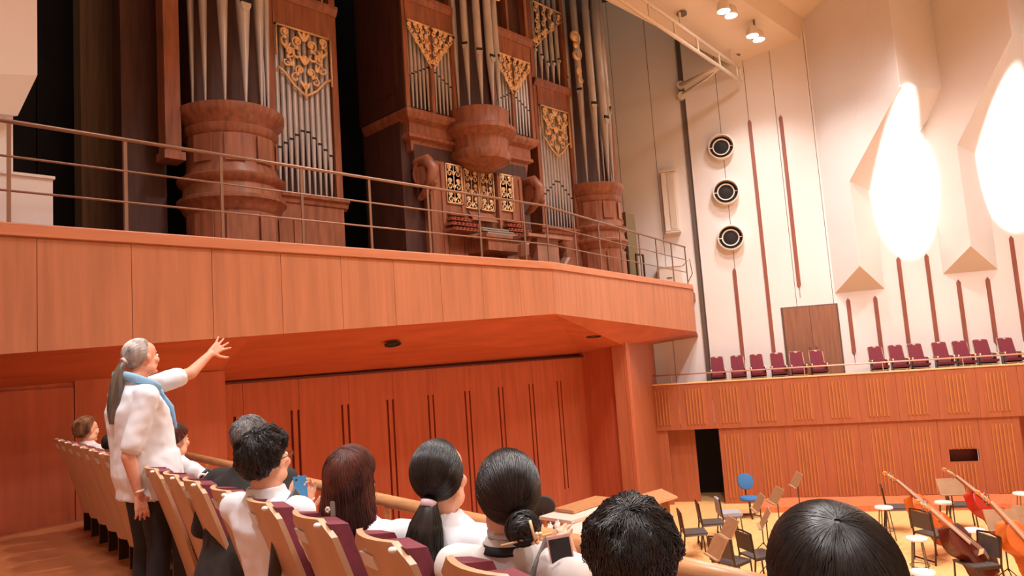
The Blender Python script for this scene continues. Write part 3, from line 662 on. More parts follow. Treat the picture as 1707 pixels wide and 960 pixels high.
for i, (px, py) in enumerate(((1212, 17), (1259, 58))):
    z = 10.12; c = onZ(px, py, z); o = thing('ceiling_spotlight', ('twin ceiling spotlight nearer the top edge of the picture', 'twin ceiling spotlight nearer the white wall')[i], 'ceiling light', (c.x, c.y, 10.5), 'twin ceiling spotlights')
    part(G().tube([(c.x, c.y, 10.62), (c.x, c.y, z+.15)], .03, 6), 'stem', STEELG, o)
    part(G().tube([(c.x-.25, c.y, z+.14), (c.x+.25, c.y, z+.14)], .035, 6), 'yoke', STEELG, o)
    for f in (-1, 1):
        part(G().lathe([(.08, .2), (.14, .13), (.17, -.08), (.16, -.09)], (c.x+f*.2, c.y, z), 14), 'lamp_head', TW, o, angle=40)
        part(G().lathe([(.155, -.1), (.155, -.085)], (c.x+f*.2, c.y, z), 14), 'lens', LENS, o)
        lamp('SPOT', (c.x+f*.2, c.y, z-.13), (c.x+f*.2, c.y-.5, 0), 500, size=.1, angle=110, blend=.8)
# ================================================================ SEATS
def seat_proto(wide=.42):
    o = thing('theater_seat', '', 'seat', (0, 0, 0)); hw = wide/2-.016
    # reclined plywood shell, rounded at the top, facing +Y
    nz, nx = 14, 8; g = G(); top = 1.0; bot = .22; V = []
    for side in (0, 1):
        for i in range(nz+1):
            t = i/nz; z = bot+(top-bot)*t; w = hw*(.80+.2*min(1, t*2.2))
            tt = max(0, (z-(top-.07))/.07); w -= .07*(1-math.sqrt(max(0, 1-tt*tt)))
            yc = -.10-.20*t-.05*t*t
            for j in range(nx+1):
                u = 2*j/nx-1; V.append((w*u, yc+.03*u*u+(.022 if side else 0), z))
    k = (nz+1)*(nx+1); Fc = []
    for i in range(nz):
        for j in range(nx):
            a = i*(nx+1)+j; Fc += [(a, a+1, a+nx+2, a+nx+1), (k+a, k+a+nx+1, k+a+nx+2, k+a+1)]
    ring = [i for i in range(nx)]+[i*(nx+1)+nx for i in range(nz)]+[nz*(nx+1)+nx-i for i in range(nx)]+[(nz-i)*(nx+1) for i in range(nz)]
    for a, b in zip(ring, ring[1:]+ring[:1]): Fc.append((a, k+a, k+b, b))
    g.add(V, Fc).build('back_shell', SHELL, o, angle=40)
    def yb(z): t = (z-bot)/(top-bot); return -.10-.20*t-.05*t*t+.022
    # upholstered back with a notch in its top edge
    g = G(); P = [(-hw*.99, .42), (hw*.99, .42), (hw*.86, .985), (hw*.25, .995), (hw*.22, .96), (-hw*.22, .96), (-hw*.25, .995), (-hw*.86, .985)]
    A = [Vector((x, yb(z)+.012+.02*(x/hw)**2, z)) for x, z in P]; B = [Vector((x*.95, yb(z)+.10, z-.012 if z > .6 else z)) for x, z in P]
    g.add(A+B, [(0, 1, 2, 3, 4, 5, 6, 7), (15, 14, 13, 12, 11, 10, 9, 8)]+[(i, 8+i, 8+(i+1) % 8, (i+1) % 8) for i in range(8)])
    g.build('back_cushion', MAROON, o)
    G().hexa([(-.20, -.06, .36), (.20, -.06, .36), (.19, .33, .40), (-.19, .33, .40), (-.20, -.06, .43), (.20, -.06, .43), (.2, .35, .47), (-.2, .35, .47)]).build('seat_cushion', MAROON, o)
    G().box(-.2, .2, -.06, .3, .335, .36).build('seat_pan', SHELL, o)
    for s in (-1, 1):
        x = s*(wide/2-.012)
        G().box(x-.022, x+.022, -.14, .22, .58, .62).build('armrest', SHELLE, o)
        G().tube([(x, .2, .55), (x, .235, .6), (x, .22, .63)], .014, 6).build('armrest_tip', WHITEP, o)
        G().box(x-.014, x+.014, -.06, .12, 0, .58).build('side_frame', BLACKM, o)
        s > 0 and G().ell((s*(hw-.035), yb(.985)-.012, .988), (.014, .013, .009), n=8, m=6).build('corner_cap', WHITEP, o)
    z0, z1 = .90, .945; g = G(); y0, y1 = yb(z0)-.024, yb(z1)-.024
    g.hexa([(-.075, y0-.004, z0), (.02, y0-.004, z0), (.02, y0+.006, z0), (-.075, y0+.006, z0), (-.075, y1-.004, z1), (.02, y1-.004, z1), (.02, y1+.006, z1), (-.075, y1+.006, z1)]).build('number_plate', PLATE, o)
    return o
proto = seat_proto(); used = False
def put_seat(loc, rz, label, group):
    global used
    if not used:
        used = True; proto.location = loc; proto.rotation_euler = (0, 0, rz); proto['label'] = label; proto['group'] = group; return proto
    return dup(proto, loc, rz, label, group)
# near row along the terrace (facing the stage, +X)
def xrow(y): return 1.032+.111*y
near = [('lowest in the picture, behind the woman with the bun', 1.30), ('plywood back with a white plate, behind the woman with the ponytail', 1.80), ('behind the woman with long brown hair', 2.30), ('behind the man with the blue phone', 2.78), ('between the man with the blue phone and the grey-haired person', 3.27), ('behind the grey-haired person', 3.74), ('behind the dark backpack', 4.13), ('beside the standing guide, first of the row after the aisle', 4.57)]
for lab, y in near:
    put_seat((xrow(y)+.33, y, 0), R(-90-10), 'tan ply-backed maroon seat '+lab, 'seats of the near row')
for k, y in enumerate((.80, .30)):
    put_seat((xrow(y)+.33, y, 0), R(-90-6), 'tan ply-backed maroon seat under the '+('curly-haired' if k == 0 else 'straight black-haired')+' person at the bottom edge', 'seats of the near row')
for k in range(8):
    y = 5.42+.445*k
    put_seat((xrow(y)+.33, y, 0), R(-90-4), 'tan ply-backed seat beyond the standing guide, '+ORD[k]+' from the guide', 'seats of the far row')
# gallery row in front of the white wall
for k, px in enumerate((1196, 1230, 1263, 1298, 1331, 1365, 1464, 1499, 1532, 1574, 1609, 1645, 1687)):
    s, z = onG(px, 605 if k < 6 else 590, DP-.62); p = GP(s, DP-.62, .12)
    lab = ORD[k]+' maroon gallery seat from the pillar, left of the door handles' if k < 6 else ORD[k-6]+' maroon gallery seat to the right of the brown double door'
    put_seat(p-WN*.1, math.atan2(WN.y, WN.x)-PI/2, lab, 'seats of the side gallery')
# gallery rail on slim posts
gr_ = thing('gallery_rail', 'thin pale rail on slim posts above the side gallery ledge', 'railing', GP(2, DP-.08, ZT))
zr = onG(1242, 617.7, DP-.08)[1]
part(G().tube([GP(S0, DP-.08, zr), GP(S1, DP-.08, zr)], .02, 8), 'rail', mat('rail_pale', (214, 170, 146), .4, metal=.3), gr_, smooth=True)
for s in (-.9, .73, 2.7, 4.68, 6.6, 8.6): part(G().tube([GP(s, DP-.08, ZT), GP(s, DP-.08, zr)], .011, 6), 'post', mat('rail_pale', (214, 170, 146), .4, metal=.3), gr_)

# wooden handrail before the near row
hr = thing('wooden_handrail', 'round light wooden handrail on slim posts in front of the near audience', 'railing', (2.1, 2, .4))
hp = [onZ(1290, 981, .8), onZ(1130, 943, .8), onZ(880, 887, .8), onZ(620, 829.5, .8), onZ(480, 797, .8), (2.70, 7.2, .8)]
part(G().tube(hp, .033, 12), 'rail', HANDR, hr, smooth=True)
for px, py in ((645, 836), (905, 893), (505, 803), (1090, 934), (345, 770)): p = onZ(px, py, .8); part(G().tube([(p.x, p.y, .4), (p.x, p.y, .78)], .016, 8), 'post', HANDR, hr)

# ================================================================ STAGE FURNITURE
def chair_proto(pad, name, lab):
    o = thing(name, lab, 'chair'); T = lambda pts, nm='frame': G().tube(pts, .016, 6).build(nm, BLACKM, o)
    for s in (-1, 1):
        x = s*.225
        T([(x, -.24, .86), (x, -.2, .45), (x, -.26, .0)], 'rear_leg'); T([(x*.98, -.2, .44), (x*.98, .2, .45), (x*.98, .23, 0)], 'front_leg')
    T([(-.225, -.24, .86), (0, -.255, .885), (.225, -.24, .86)], 'top_rail'); T([(-.22, -.24, .05), (.22, -.24, .05)], 'stretcher')
    G().hexa([(-.215, -.2, .445), (.215, -.2, .445), (.215, .23, .455), (-.215, .23, .455), (-.215, -.2, .475), (.215, -.2, .475), (.215, .23, .485), (-.215, .23, .485)]).build('seat', pad, o)
    G().hexa([(-.2, -.225, .56), (.2, -.225, .56), (.2, -.205, .56), (-.2, -.205, .56), (-.2, -.252, .84), (.2, -.252, .84), (.2, -.225, .84), (-.2, -.225, .84)]).build('backrest', pad, o)
    return o
CP = mat('chair_pad_brown', (84, 72, 66), .6)
chairs = [(1160, 928, -140, 'first black metal stage chair from the pillar, nearest the wooden wall'), (1189, 910, -142, 'black metal stage chair between the grey seat and the pillar'), (1224, 984, -100, 'black metal chair seen from behind at the bottom of the stage'), (1268, 972, -120, 'black metal chair just left of the large black head'), (1500, 884, 200, 'small black chair back beside the leftmost white stool'), (1606, 880, 200, 'small black chair back beside the red double bass'), (1562, 934, -120, 'dark chair below the light brown double bass scroll'), (1636, 992, 50, 'dark chair back in front of the dark double bass')]
c0 = None
for px, py, rz, lab in chairs:
    p = onZ(px, py, STZ)
    if c0 is None: c0 = chair_proto(CP, 'stage_chair', lab); c = c0; c.location = p; c.scale = (1.12,)*3; c.rotation_euler = (0, 0, R(rz)); c['group'] = 'black stage chairs'
    else: c = dup(c0, p, R(rz), lab, 'black stage chairs')
g1 = chair_proto(GREYP, 'padded_chair', 'light grey upholstered chair on the stage beside the doorway'); g1.location = onZ(1219, 893, STZ); g1.rotation_euler = (0, 0, R(-138))
G().hexa([(-.22, -.2, .48), (.22, -.2, .48), (.22, .25, .49), (-.22, .25, .49), (-.22, -.2, .55), (.22, -.2, .55), (.21, .25, .55), (-.21, .25, .55)]).build('cushion', GREYP, g1).matrix_parent_inverse = Matrix()
g = G().tube([(0, -.235, .52), (0, -.24, .56), (0, -.25, .8), (0, -.26, .88), (0, -.265, .9)], [.15, .2, .205, .18, .08], 16, flat=.22, up=(0, 1, 0))
g.build('back_pad', GREYP, g1, angle=50).matrix_parent_inverse = Matrix()
p = onZ(1252, 862, STZ); b1_ = thing('swivel_chair', 'blue round-backed swivel chair on the stage near the slatted wall', 'chair', p)
def loc(v): return Vector(p)+Vector(v)
q = Vector((-.75, -.66, 0)); qm = Vector((q.x*.9, q.y*.9, .25)).to_track_quat('Z', 'Y').to_matrix()
G().lathe([(.02, -.03), (.17, -.03), (.21, 0), (.2, .035), (.1, .05)], loc((.16, .14, .86)), 20, qm).build('backrest', BLUEP, b1_, angle=40)
G().lathe([(.05, .42), (.22, .43), (.24, .47), (.22, .51), (.05, .53)], p, 20).build('seat', BLUEP, b1_, angle=40)
G().tube([loc((.2, .18, .44)), loc((.22, .19, .8))], .02, 6).build('back_stem', BLACKM, b1_); G().tube([loc((0, 0, .05)), loc((0, 0, .44))], .028, 8).build('column', BLACKM, b1_)
for k in range(5): G().tube([loc((0, 0, .08)), loc((.26*math.cos(k*1.257), .26*math.sin(k*1.257), .03))], .02, 6).build('foot', BLACKM, b1_)

# white-topped stools
ST = None
for px, py, lab in ((1473, 845, 'white-topped stool left of the slim black chair back, before the slatted wall'), (1573, 837, 'white-topped stool beside the red double bass'), (1528, 897, 'white-topped stool under the light brown double bass'), (1538, 953, 'white-topped stool at the bottom edge of the picture'), (1624, 883, 'grey-topped low stool in front of the red double bass'), (1704, 822, 'white-topped stool at the right edge of the picture')):
    p = onZ(px, py, STZ+.72); p.z = STZ
    if ST is None:
        ST = thing('stool', lab, 'stool', (0, 0, 0), 'stage stools')
        G().lathe([(.02, .69), (.17, .69), (.185, .705), (.175, .73), (.02, .735)], (0, 0, 0), 20).build('top', WHITEP, ST, angle=40)
        for k in range(4): a = PI/4+k*PI/2; G().tube([(.1*math.cos(a), .1*math.sin(a), .69), (.19*math.cos(a), .19*math.sin(a), 0)], .012, 6).build('leg', STEELG, ST)
        G().tube([(.16*math.cos(t), .16*math.sin(t), .25) for t in [i*PI/6 for i in range(13)]], .009, 5).build('foot_ring', STEELG, ST); ST.location = p
    else: dup(ST, p, rnd.random(), lab, 'stage stools')
# music stands
MS = None
for px, py, rz, lab in ((1325, 800, -140, 'music stand with tan desk, farthest right of the row before the slatted wall'), (1291, 826, -136, 'music stand with tan desk, second of the row before the slatted wall'), (1262, 838, -142, 'music stand with tan desk in front of the blue swivel chair'), (1272, 864, -150, 'music stand with tan desk left of the large black head'), (1213, 880, -130, 'music stand with tan desk right of the first black chairs'), (1192, 912, -128, 'music stand with tan desk lowest on the left of the stage'), (1586, 812, -56, 'music stand with brown desk beside the red double bass scroll'), (1672, 868, -60, 'large brown music stand desk facing the viewer at the right'), (1703, 862, -120, 'tan music stand desk at the right picture edge')):
    p = onZ(px, py, STZ+1.12); p.z = STZ
    if MS is None:
        MS = thing('music_stand', lab, 'music stand', (0, 0, 0), 'stage music stands')
        G().hexa([(-.25, -.06, .98), (.25, -.06, .98), (.25, -.045, .98), (-.25, -.045, .98), (-.25, .12, 1.28), (.25, .12, 1.28), (.25, .135, 1.28), (-.25, .135, 1.28)]).build('desk', STAND, MS)
        G().box(-.25, .25, -.11, -.045, .965, .985).build('lip', STAND, MS); G().box(-.05, .05, .035, .075, 1.06, 1.14).build('bracket', BLACKM, MS)
        G().tube([(0, .05, .28), (0, .05, 1.1)], .012, 6).build('post', BLACKM, MS)
        for k in range(3): a = k*2.094+.5; G().tube([(0, .05, .32), (.13*math.cos(a), .05+.13*math.sin(a), .2), (.3*math.cos(a), .05+.3*math.sin(a), .01)], .009, 5).build('leg', BLACKM, MS)
        MS.location = p; MS.rotation_euler = (0, 0, R(rz))
    else: dup(MS, p, R(rz), lab, 'stage music stands')

# double basses leaning on the stools
def bass(ps, pb, zb, body, lab, tilt=0.0, Ln=1.86):
    P0 = onZ(*pb, zb); k = ray(*ps); w = CAM-P0; a = k.dot(k); b = 2*k.dot(w); c = w.dot(w)-Ln*Ln; D = b*b-4*a*c
    t = (-b-math.sqrt(D))/(2*a) if D > 0 else -b/(2*a); P1 = CAM+k*t; P1 = P0+(P1-P0).normalized()*Ln
    ax = (P1-P0).normalized(); fr = ((CAM-P0).normalized()*.9+Vector((0, 0, .75))+c_r*tilt); fr = (fr-ax*fr.dot(ax)).normalized(); sd = fr.cross(ax)*-1
    o = thing('double_bass', lab, 'double bass', P0, 'double basses')
    Lc = lambda x, y, z: P0+sd*x+fr*y+ax*z
    zs = [.10, .12, .17, .25, .36, .46, .53, .58, .63, .68, .74, .82, .92, 1.02, 1.09, 1.14, 1.17]
    ws = [.05, .18, .27, .325, .335, .30, .25, .235, .20, .195, .215, .25, .262, .235, .17, .09, .035]
    def ring(sc, y, bulge): return [Lc(x*sc, y, z) for x, z in [(w_, z_) for w_, z_ in zip(ws, zs)]+[(-w_, z_) for w_, z_ in zip(ws[::-1], zs[::-1])]]
    g = G(); n = 2*len(zs); rows = [ring(.2, .135, 0), ring(.7, .125, 0), ring(.97, .10, 0), ring(1.02, .09, 0), ring(1.02, .08, 0), ring(.98, .075, 0), ring(.98, -.085, 0), ring(1.02, -.09, 0), ring(1.02, -.1, 0), ring(.7, -.115, 0), ring(.2, -.12, 0)]
    V = [v for r_ in rows for v in r_]; Fc = [tuple(range(n)), tuple(range((len(rows)-1)*n, len(rows)*n))[::-1]]
    for i in range(len(rows)-1):
        for j in range(n): Fc.append((i*n+j, (i+1)*n+j, (i+1)*n+(j+1) % n, i*n+(j+1) % n))
    g.add(V, Fc).build('body', body, o, angle=50)
    G().tube([Lc(0, .10, 1.14), Lc(0, .105, 1.3), Lc(0, .10, 1.6)], [.03, .024, .02], 8).build('neck', SHELLE, o, smooth=True)
    G().hexa([Lc(-.035, .16, .78), Lc(.035, .16, .78), Lc(.035, .175, .78), Lc(-.035, .175, .78), Lc(-.022, .125, 1.6), Lc(.022, .125, 1.6), Lc(.022, .14, 1.6), Lc(-.022, .14, 1.6)]).build('fingerboard', mat('fingerboard_painted_shine', (206, 178, 166), .3), o)  # pale colour paints the highlight running along the fingerboard
    g = G().tube([Lc(0, .11, 1.6), Lc(0, .10, 1.7), Lc(0, .07, 1.78)], [.026, .024, .02], 8)
    g.tube([Lc(0, .07+.045*math.cos(t)*(1-t/9)-.02, 1.81+.045*math.sin(t)*(1-t/9)) for t in [i*.5 for i in range(14)]], .017, 6); g.build('scroll', mat('scroll_maple', (226, 170, 112), .4), o, smooth=True)
    for i, z in enumerate((1.63, 1.67, 1.71, 1.75)):
        f = 1 if i % 2 else -1; G().tube([Lc(0, .1, z), Lc(f*.075, .1, z)], .009, 6).ell(Lc(f*.09, .1, z), (.02, .012, .02), n=8, m=6).build('tuning_peg', STEELG, o)
    G().hexa([Lc(-.07, .13, .56), Lc(.07, .13, .56), Lc(.07, .145, .56), Lc(-.07, .145, .56), Lc(-.05, .23, .56), Lc(.05, .23, .56), Lc(.05, .235, .57), Lc(-.05, .235, .57)]).build('bridge', STAGEF, o)
    G().hexa([Lc(-.03, .15, .16), Lc(.03, .15, .16), Lc(.03, .165, .16), Lc(-.03, .165, .16), Lc(-.045, .18, .4), Lc(.045, .18, .4), Lc(.045, .19, .4), Lc(-.045, .19, .4)]).build('tailpiece', BLACKM, o)
    for f in (-1.5, -.5, .5, 1.5): G().tube([Lc(f*.018, .19, .4), Lc(f*.025, .24, .56), Lc(f*.01, .145, 1.6)], .003, 4).build('string', IVORY, o)
    for f in (-1, 1): G().tube([Lc(f*.10, .128, .68), Lc(f*.12, .126, .62), Lc(f*.14, .124, .55), Lc(f*.16, .122, .5)], [.012, .006, .006, .012], 6, flat=.3).build('sound_hole', MOUTH, o)
    G().tube([Lc(0, 0, .1), Lc(0, 0, -.02)], .008, 6).build('end_pin', STEELG, o)
    return o
bass((1469, 788), (1592, 902), STZ+.22, mat('bass_orange', (206, 96, 34), .28, var=.14, scale=4), 'orange double bass, first from the left, leaning with its scroll highest', .5)
bass((1521, 834), (1662, 962), STZ+.22, mat('bass_dark', (92, 36, 24), .25, var=.2, scale=4), 'dark brown double bass in front of the orange one', .2)
bass((1568, 782), (1694, 893), STZ+.22, mat('bass_red', (184, 40, 24), .28, var=.14, scale=4), 'red double bass behind the brown music stand', .5)
bass((1622, 818), (1752, 966), STZ+.22, mat('bass_light', (214, 112, 48), .28, var=.14, scale=4), 'light orange double bass cut off by the right picture edge', .2)

# percussion corner on the riser, seen between the heads
RZ_ = -1.95
def table(px, py, z, w, dpt, lab, topm, rz=0):
    p = onZ(px, py, z); o = thing('percussion_table', lab, 'table', (p.x, p.y, RZ_), 'percussion tables')
    G().box(p.x-w, p.x+w, p.y-dpt, p.y+dpt, z-.05, z).build('top', topm, o)
    for sx_ in (-1, 1):
        for sy_ in (-1, 1): G().box(p.x+sx_*(w-.06)-.025, p.x+sx_*(w-.06)+.025, p.y+sy_*(dpt-.06)-.025, p.y+sy_*(dpt-.06)+.025, RZ_, z-.05).build('leg', HANDR, o)
    return p, o
TT = mat('table_top_pale', (232, 206, 190), .4)
table(966, 851, -1.08, .62, .34, 'pale-topped percussion table left of the curly head', TT)
table(962, 882, -1.12, .5, .25, 'lower pale-topped table nearer the handrail', TT)
p, o = table(975, 838, -1.02, .55, .2, 'plain wooden bench table against the rear wall', HANDR)
p = onZ(905, 872, -1.42); th_ = thing('drum_throne', 'black round-backed drum throne between the bun and the curly head', 'stool', (p.x, p.y, RZ_))
G().lathe([(.03, .5), (.2, .51), (.22, .55), (.2, .6), (.03, .61)], (p.x, p.y, RZ_), 20).build('seat', BLACKP, th_, angle=40)
pb_ = on(906, 846, c_f, c_f.dot(p-CAM)+.15+c_f.dot(CAM)); qm = (-c_f).to_track_quat('Z', 'Y').to_matrix()
G().lathe([(.05, -.03), (.19, -.03), (.22, 0), (.2, .03), (.05, .05)], pb_, 20, qm).build('backrest', BLACKP, th_, angle=40)
G().tube([(p.x, p.y, RZ_+.5), pb_], .02, 6).build('back_stem', BLACKM, th_)
for k in range(3): G().tube([(p.x, p.y, RZ_+.5), (p.x+.24*math.cos(k*2.1), p.y+.24*math.sin(k*2.1), RZ_)], .014, 6).build('leg', BLACKM, th_)
p, o = table(912, 888, -1.2, .34, .16, 'small dark table holding a row of white bottles', BLACKP)
for k in range(7):
    x = p.x-.27+.09*k; b_ = G().lathe([(.028, 0), (.034, .01), (.034, .09), (.014, .115), (.014, .14)], (x, p.y-.04*(k % 2), -1.2), 10).build('bottle', WHITEP, None, angle=40)
    tag(b_, 'small white bottle on the dark percussion table, '+ORD[k]+' from the left', 'bottle', 'white bottles on the dark table')
p = onZ(1092, 827, -1.75); o = thing('slanted_desk', 'slanted light wooden desk beside the pillar wall', 'desk', (p.x, p.y, STZ))
G().hexa([(p.x-.45, p.y-.22, -1.85), (p.x+.45, p.y-.3, -1.85), (p.x+.45, p.y-.28, -1.81), (p.x-.45, p.y-.2, -1.81), (p.x-.42, p.y+.2, -1.72), (p.x+.48, p.y+.12, -1.72), (p.x+.48, p.y+.14, -1.68), (p.x-.42, p.y+.22, -1.68)]).build('top', HANDR, o)
[G().box(p.x+dx-.02, p.x+dx+.02, p.y-.1, p.y+.1, STZ, -1.83).build('leg', HANDR, o) for dx in (-.35, .38)]
# ================================================================ PEOPLE
def remesh(g, voxel, smooth=4):
    me = bpy.data.meshes.new('tmp'); me.from_pydata([tuple(p) for p in g.v], [], g.f)
    o = bpy.data.objects.new('tmp', me); COL.objects.link(o)
    m = o.modifiers.new('r', 'REMESH'); m.mode = 'VOXEL'; m.voxel_size = voxel; m.use_smooth_shade = True
    if smooth: s = o.modifiers.new('s', 'SMOOTH'); s.factor = .5; s.iterations = smooth
    dg = bpy.context.evaluated_depsgraph_get(); r = bpy.data.meshes.new_from_object(o.evaluated_get(dg))
    bpy.data.objects.remove(o); bpy.data.meshes.remove(me); r.materials.clear()
    r.polygons.foreach_set('use_smooth', [True]*len(r.polygons)); return r
SKIN = mat('skin_light', (232, 176, 146), .5, var=.05, scale=12, spec=.35)
SKIN2 = mat('skin_ruddy', (226, 160, 132), .5, var=.07, scale=12, spec=.35)
CLOTHW = mat('shirt_white', (234, 236, 242), .85, var=.03, scale=10, sheen=.1)
CLOTHC = mat('shirt_cream', (222, 214, 208), .85, var=.04, scale=10)
NAVY = mat('trousers_black', (34, 32, 36), .8, var=.2, scale=12)
NAVYB = mat('jacket_navy', (52, 54, 76), .8, var=.15, scale=12)
JACKB = mat('jacket_black', (44, 38, 36), .8, var=.2, scale=12)
SCARF = mat('scarf_blue', (134, 178, 212), .8, var=.1, scale=9)
def hairmat(n, rgb, rgb2): return mat(n, rgb, .36, rgb2=rgb2, scale=9, stretch=(3, 3, .5), spec=.55)
HB = hairmat('hair_black', (44, 37, 33), (24, 21, 20)); HBR = hairmat('hair_brown', (112, 60, 48), (66, 34, 28)); HG = hairmat('hair_grey', (220, 214, 210), (158, 148, 140))
HD = hairmat('hair_dark', (46, 38, 34), (22, 18, 17)); HGM = hairmat('hair_greyman', (150, 144, 144), (96, 90, 90)); HLB = hairmat('hair_lightbrown', (170, 116, 72), (70, 38, 24)); HPT = hairmat('hair_ponytail', (130, 112, 96), (84, 70, 60))

class Fig:
    # local frame: x right, y forward, z up, origin on the floor
    def __init__(s, loc, rz, k=1.0): s.L = Matrix.Translation(loc) @ Matrix.Rotation(rz, 4, 'Z') @ Matrix.Scale(k, 4)
def xf(me, M): me.transform(M); return me
def hand(g, wrist, fdir, pnorm, thumb, spread=.12, curl=.2, k=1.0):
    # wrist point, finger direction, palm normal (palm faces this way), side of the thumb
    fd = Vector(fdir).normalized(); pn = Vector(pnorm); pn = (pn-fd*pn.dot(fd)).normalized(); sd = fd.cross(pn)*thumb; w = Vector(wrist)
    for t in (-.026, -.009, .009, .026): g.cap(w+fd*.012*k+sd*t*.6*k, .015*k, w+fd*.085*k+sd*t*1.15*k, .0125*k, 8)
    for i, (o, ln) in enumerate(((.030, .072), (.010, .08), (-.011, .075), (-.031, .06))):
        b = w+fd*.085*k+sd*o*k; a = (o/.03)*spread; d = (fd*math.cos(a)+sd*math.sin(a)).normalized(); c = curl*(1+.25*i)
        for seg, r0 in ((.45, .0098), (.32, .009), (.23, .0082)):
            e = b+d*ln*seg*k; g.cap(b, r0*k, e, r0*.93*k, 8); b = e; d = (d*math.cos(c)+pn*math.sin(c)).normalized()
    b = w+fd*.025*k+sd*.026*k; d = (fd*.55+sd*.85+pn*.15).normalized()
    for ln, r0 in ((.045, .0135), (.034, .0115), (.026, .0095)):
        e = b+d*ln*k; g.cap(b, r0*k, e, r0*.93*k, 8); b = e; d = (d+fd*.35+pn*.12).normalized()
def head_blobs(g, M, k=1.0):
    P = lambda x, y, z: M @ Vector((x, y, z)); Q = M.to_3x3(); Qn = Q.normalized() if hasattr(Q, 'normalized') else Q
    e = lambda c, r, n=16, m=12: g.ell(P(*c), tuple(v*k for v in r), Qn, n, m)
    e((0, -.012, .035), (.076, .096, .084), 24, 16); e((0, .028, -.035), (.062, .066, .07)); e((0, .045, -.085), (.036, .04, .028)); e((0, .02, .05), (.068, .072, .06))
    e((0, .079, .032), (.045, .016, .016)); g.cap(P(0, .092, .022), .0085*k, P(0, .108, -.022), .0135*k, 8); e((.012, .098, -.024), (.009, .011, .008), 8, 6); e((-.012, .098, -.024), (.009, .011, .008), 8, 6)
    e((0, .091, -.052), (.024, .011, .0065), 12, 8); e((0, .089, -.063), (.02, .011, .0065), 12, 8); e((0, .084, -.097), (.018, .014, .014), 10, 8)
    for s in (-1, 1):
        e((s*.042, .064, -.02), (.026, .026, .024), 12, 8); e((s*.05, .01, -.065), (.02, .05, .03), 12, 8)
        e((s*.076, -.006, 0), (.009, .019, .03), 12, 8); e((s*.081, -.012, .008), (.008, .013, .02), 10, 8)
        e((s*.03, .082, .0), (.014, .008, .008), 8, 6)
def eyes(M, par, k):
    for s in (-1, 1):
        c = M @ Vector((s*.031, .0855, .008)); g = G().ell(c, (.0105*k,)*3, n=12, m=8); xf_obj(g.mesh('eye', mat('eye_white', (236, 230, 224), .25), True), 'eye', par)
        c = M @ Vector((s*.031, .0945, .008)); g = G().ell(c, (.0042*k,)*3, n=8, m=6); xf_obj(g.mesh('iris', mat('eye_dark', (40, 28, 22), .2), True), 'iris', par)
def xf_obj(me, name, par):
    me.transform(par['_L'] if False else FIGM); o = bpy.data.objects.new(name, me); COL.objects.link(o); o.parent = par; return o
FIGM = Matrix()

def strand_tubes(g, S, rads, M):
    # many thin three-sided hair tubes at once
    P = np.array(S); n, m, _ = P.shape; M4 = np.array(M); P = P @ M4[:3, :3].T+M4[:3, 3]
    D = np.gradient(P, axis=1); D /= np.linalg.norm(D, axis=2, keepdims=True)+1e-9
    ref = np.array([.3, .5, .81]); A = np.cross(D, ref); A /= np.linalg.norm(A, axis=2, keepdims=True)+1e-9; B = np.cross(D, A)
    rr = np.array(rads)[None, :, None]
    V = np.stack([P+rr*(math.cos(t)*A+math.sin(t)*B) for t in (0, 2*PI/3, 4*PI/3)], axis=2).reshape(-1, 3)
    k = len(g.v); g.v += V.tolist(); q = np.arange(n*(m)).reshape(n, m)[:, :-1].reshape(-1)*3+k
    F_ = np.concatenate([np.stack([q+j, q+(j+1) % 3, q+3+(j+1) % 3, q+3+j], axis=1) for j in range(3)])
    g.f += [tuple(f) for f in F_.tolist()]
def hair_surface(M, k, tilt, E, vol, lower=None, n_a=40, n_t=14, seed=1, side=0.0):
    # returns path(a, t, lift): t 0 crown/pole .. 1 hairline, beyond 1 hangs down
    rx, ry, rz = .083, .104, .094; c = Vector((0, -.012, .036))
    w = Vector((math.sin(R(side)), -math.sin(R(tilt)), math.cos(R(tilt)))).normalized(); v = Vector((0, math.cos(R(tilt)), math.sin(R(tilt)))); v = (v-w*v.dot(w)).normalized(); u = v.cross(w)
    def path(a, t, lift=0.0):
        th = R(E(a))*min(t, 1.0); d = w*math.cos(th)+(v*math.cos(a)+u*math.sin(a))*math.sin(th)
        f = 1+vol(a, min(t, 1))+lift*8
        p = c+Vector((d.x*rx, d.y*ry, d.z*rz))*f
        if t > 1 and lower: p = lower(p, a, t-1, lift)
        return p
    return path
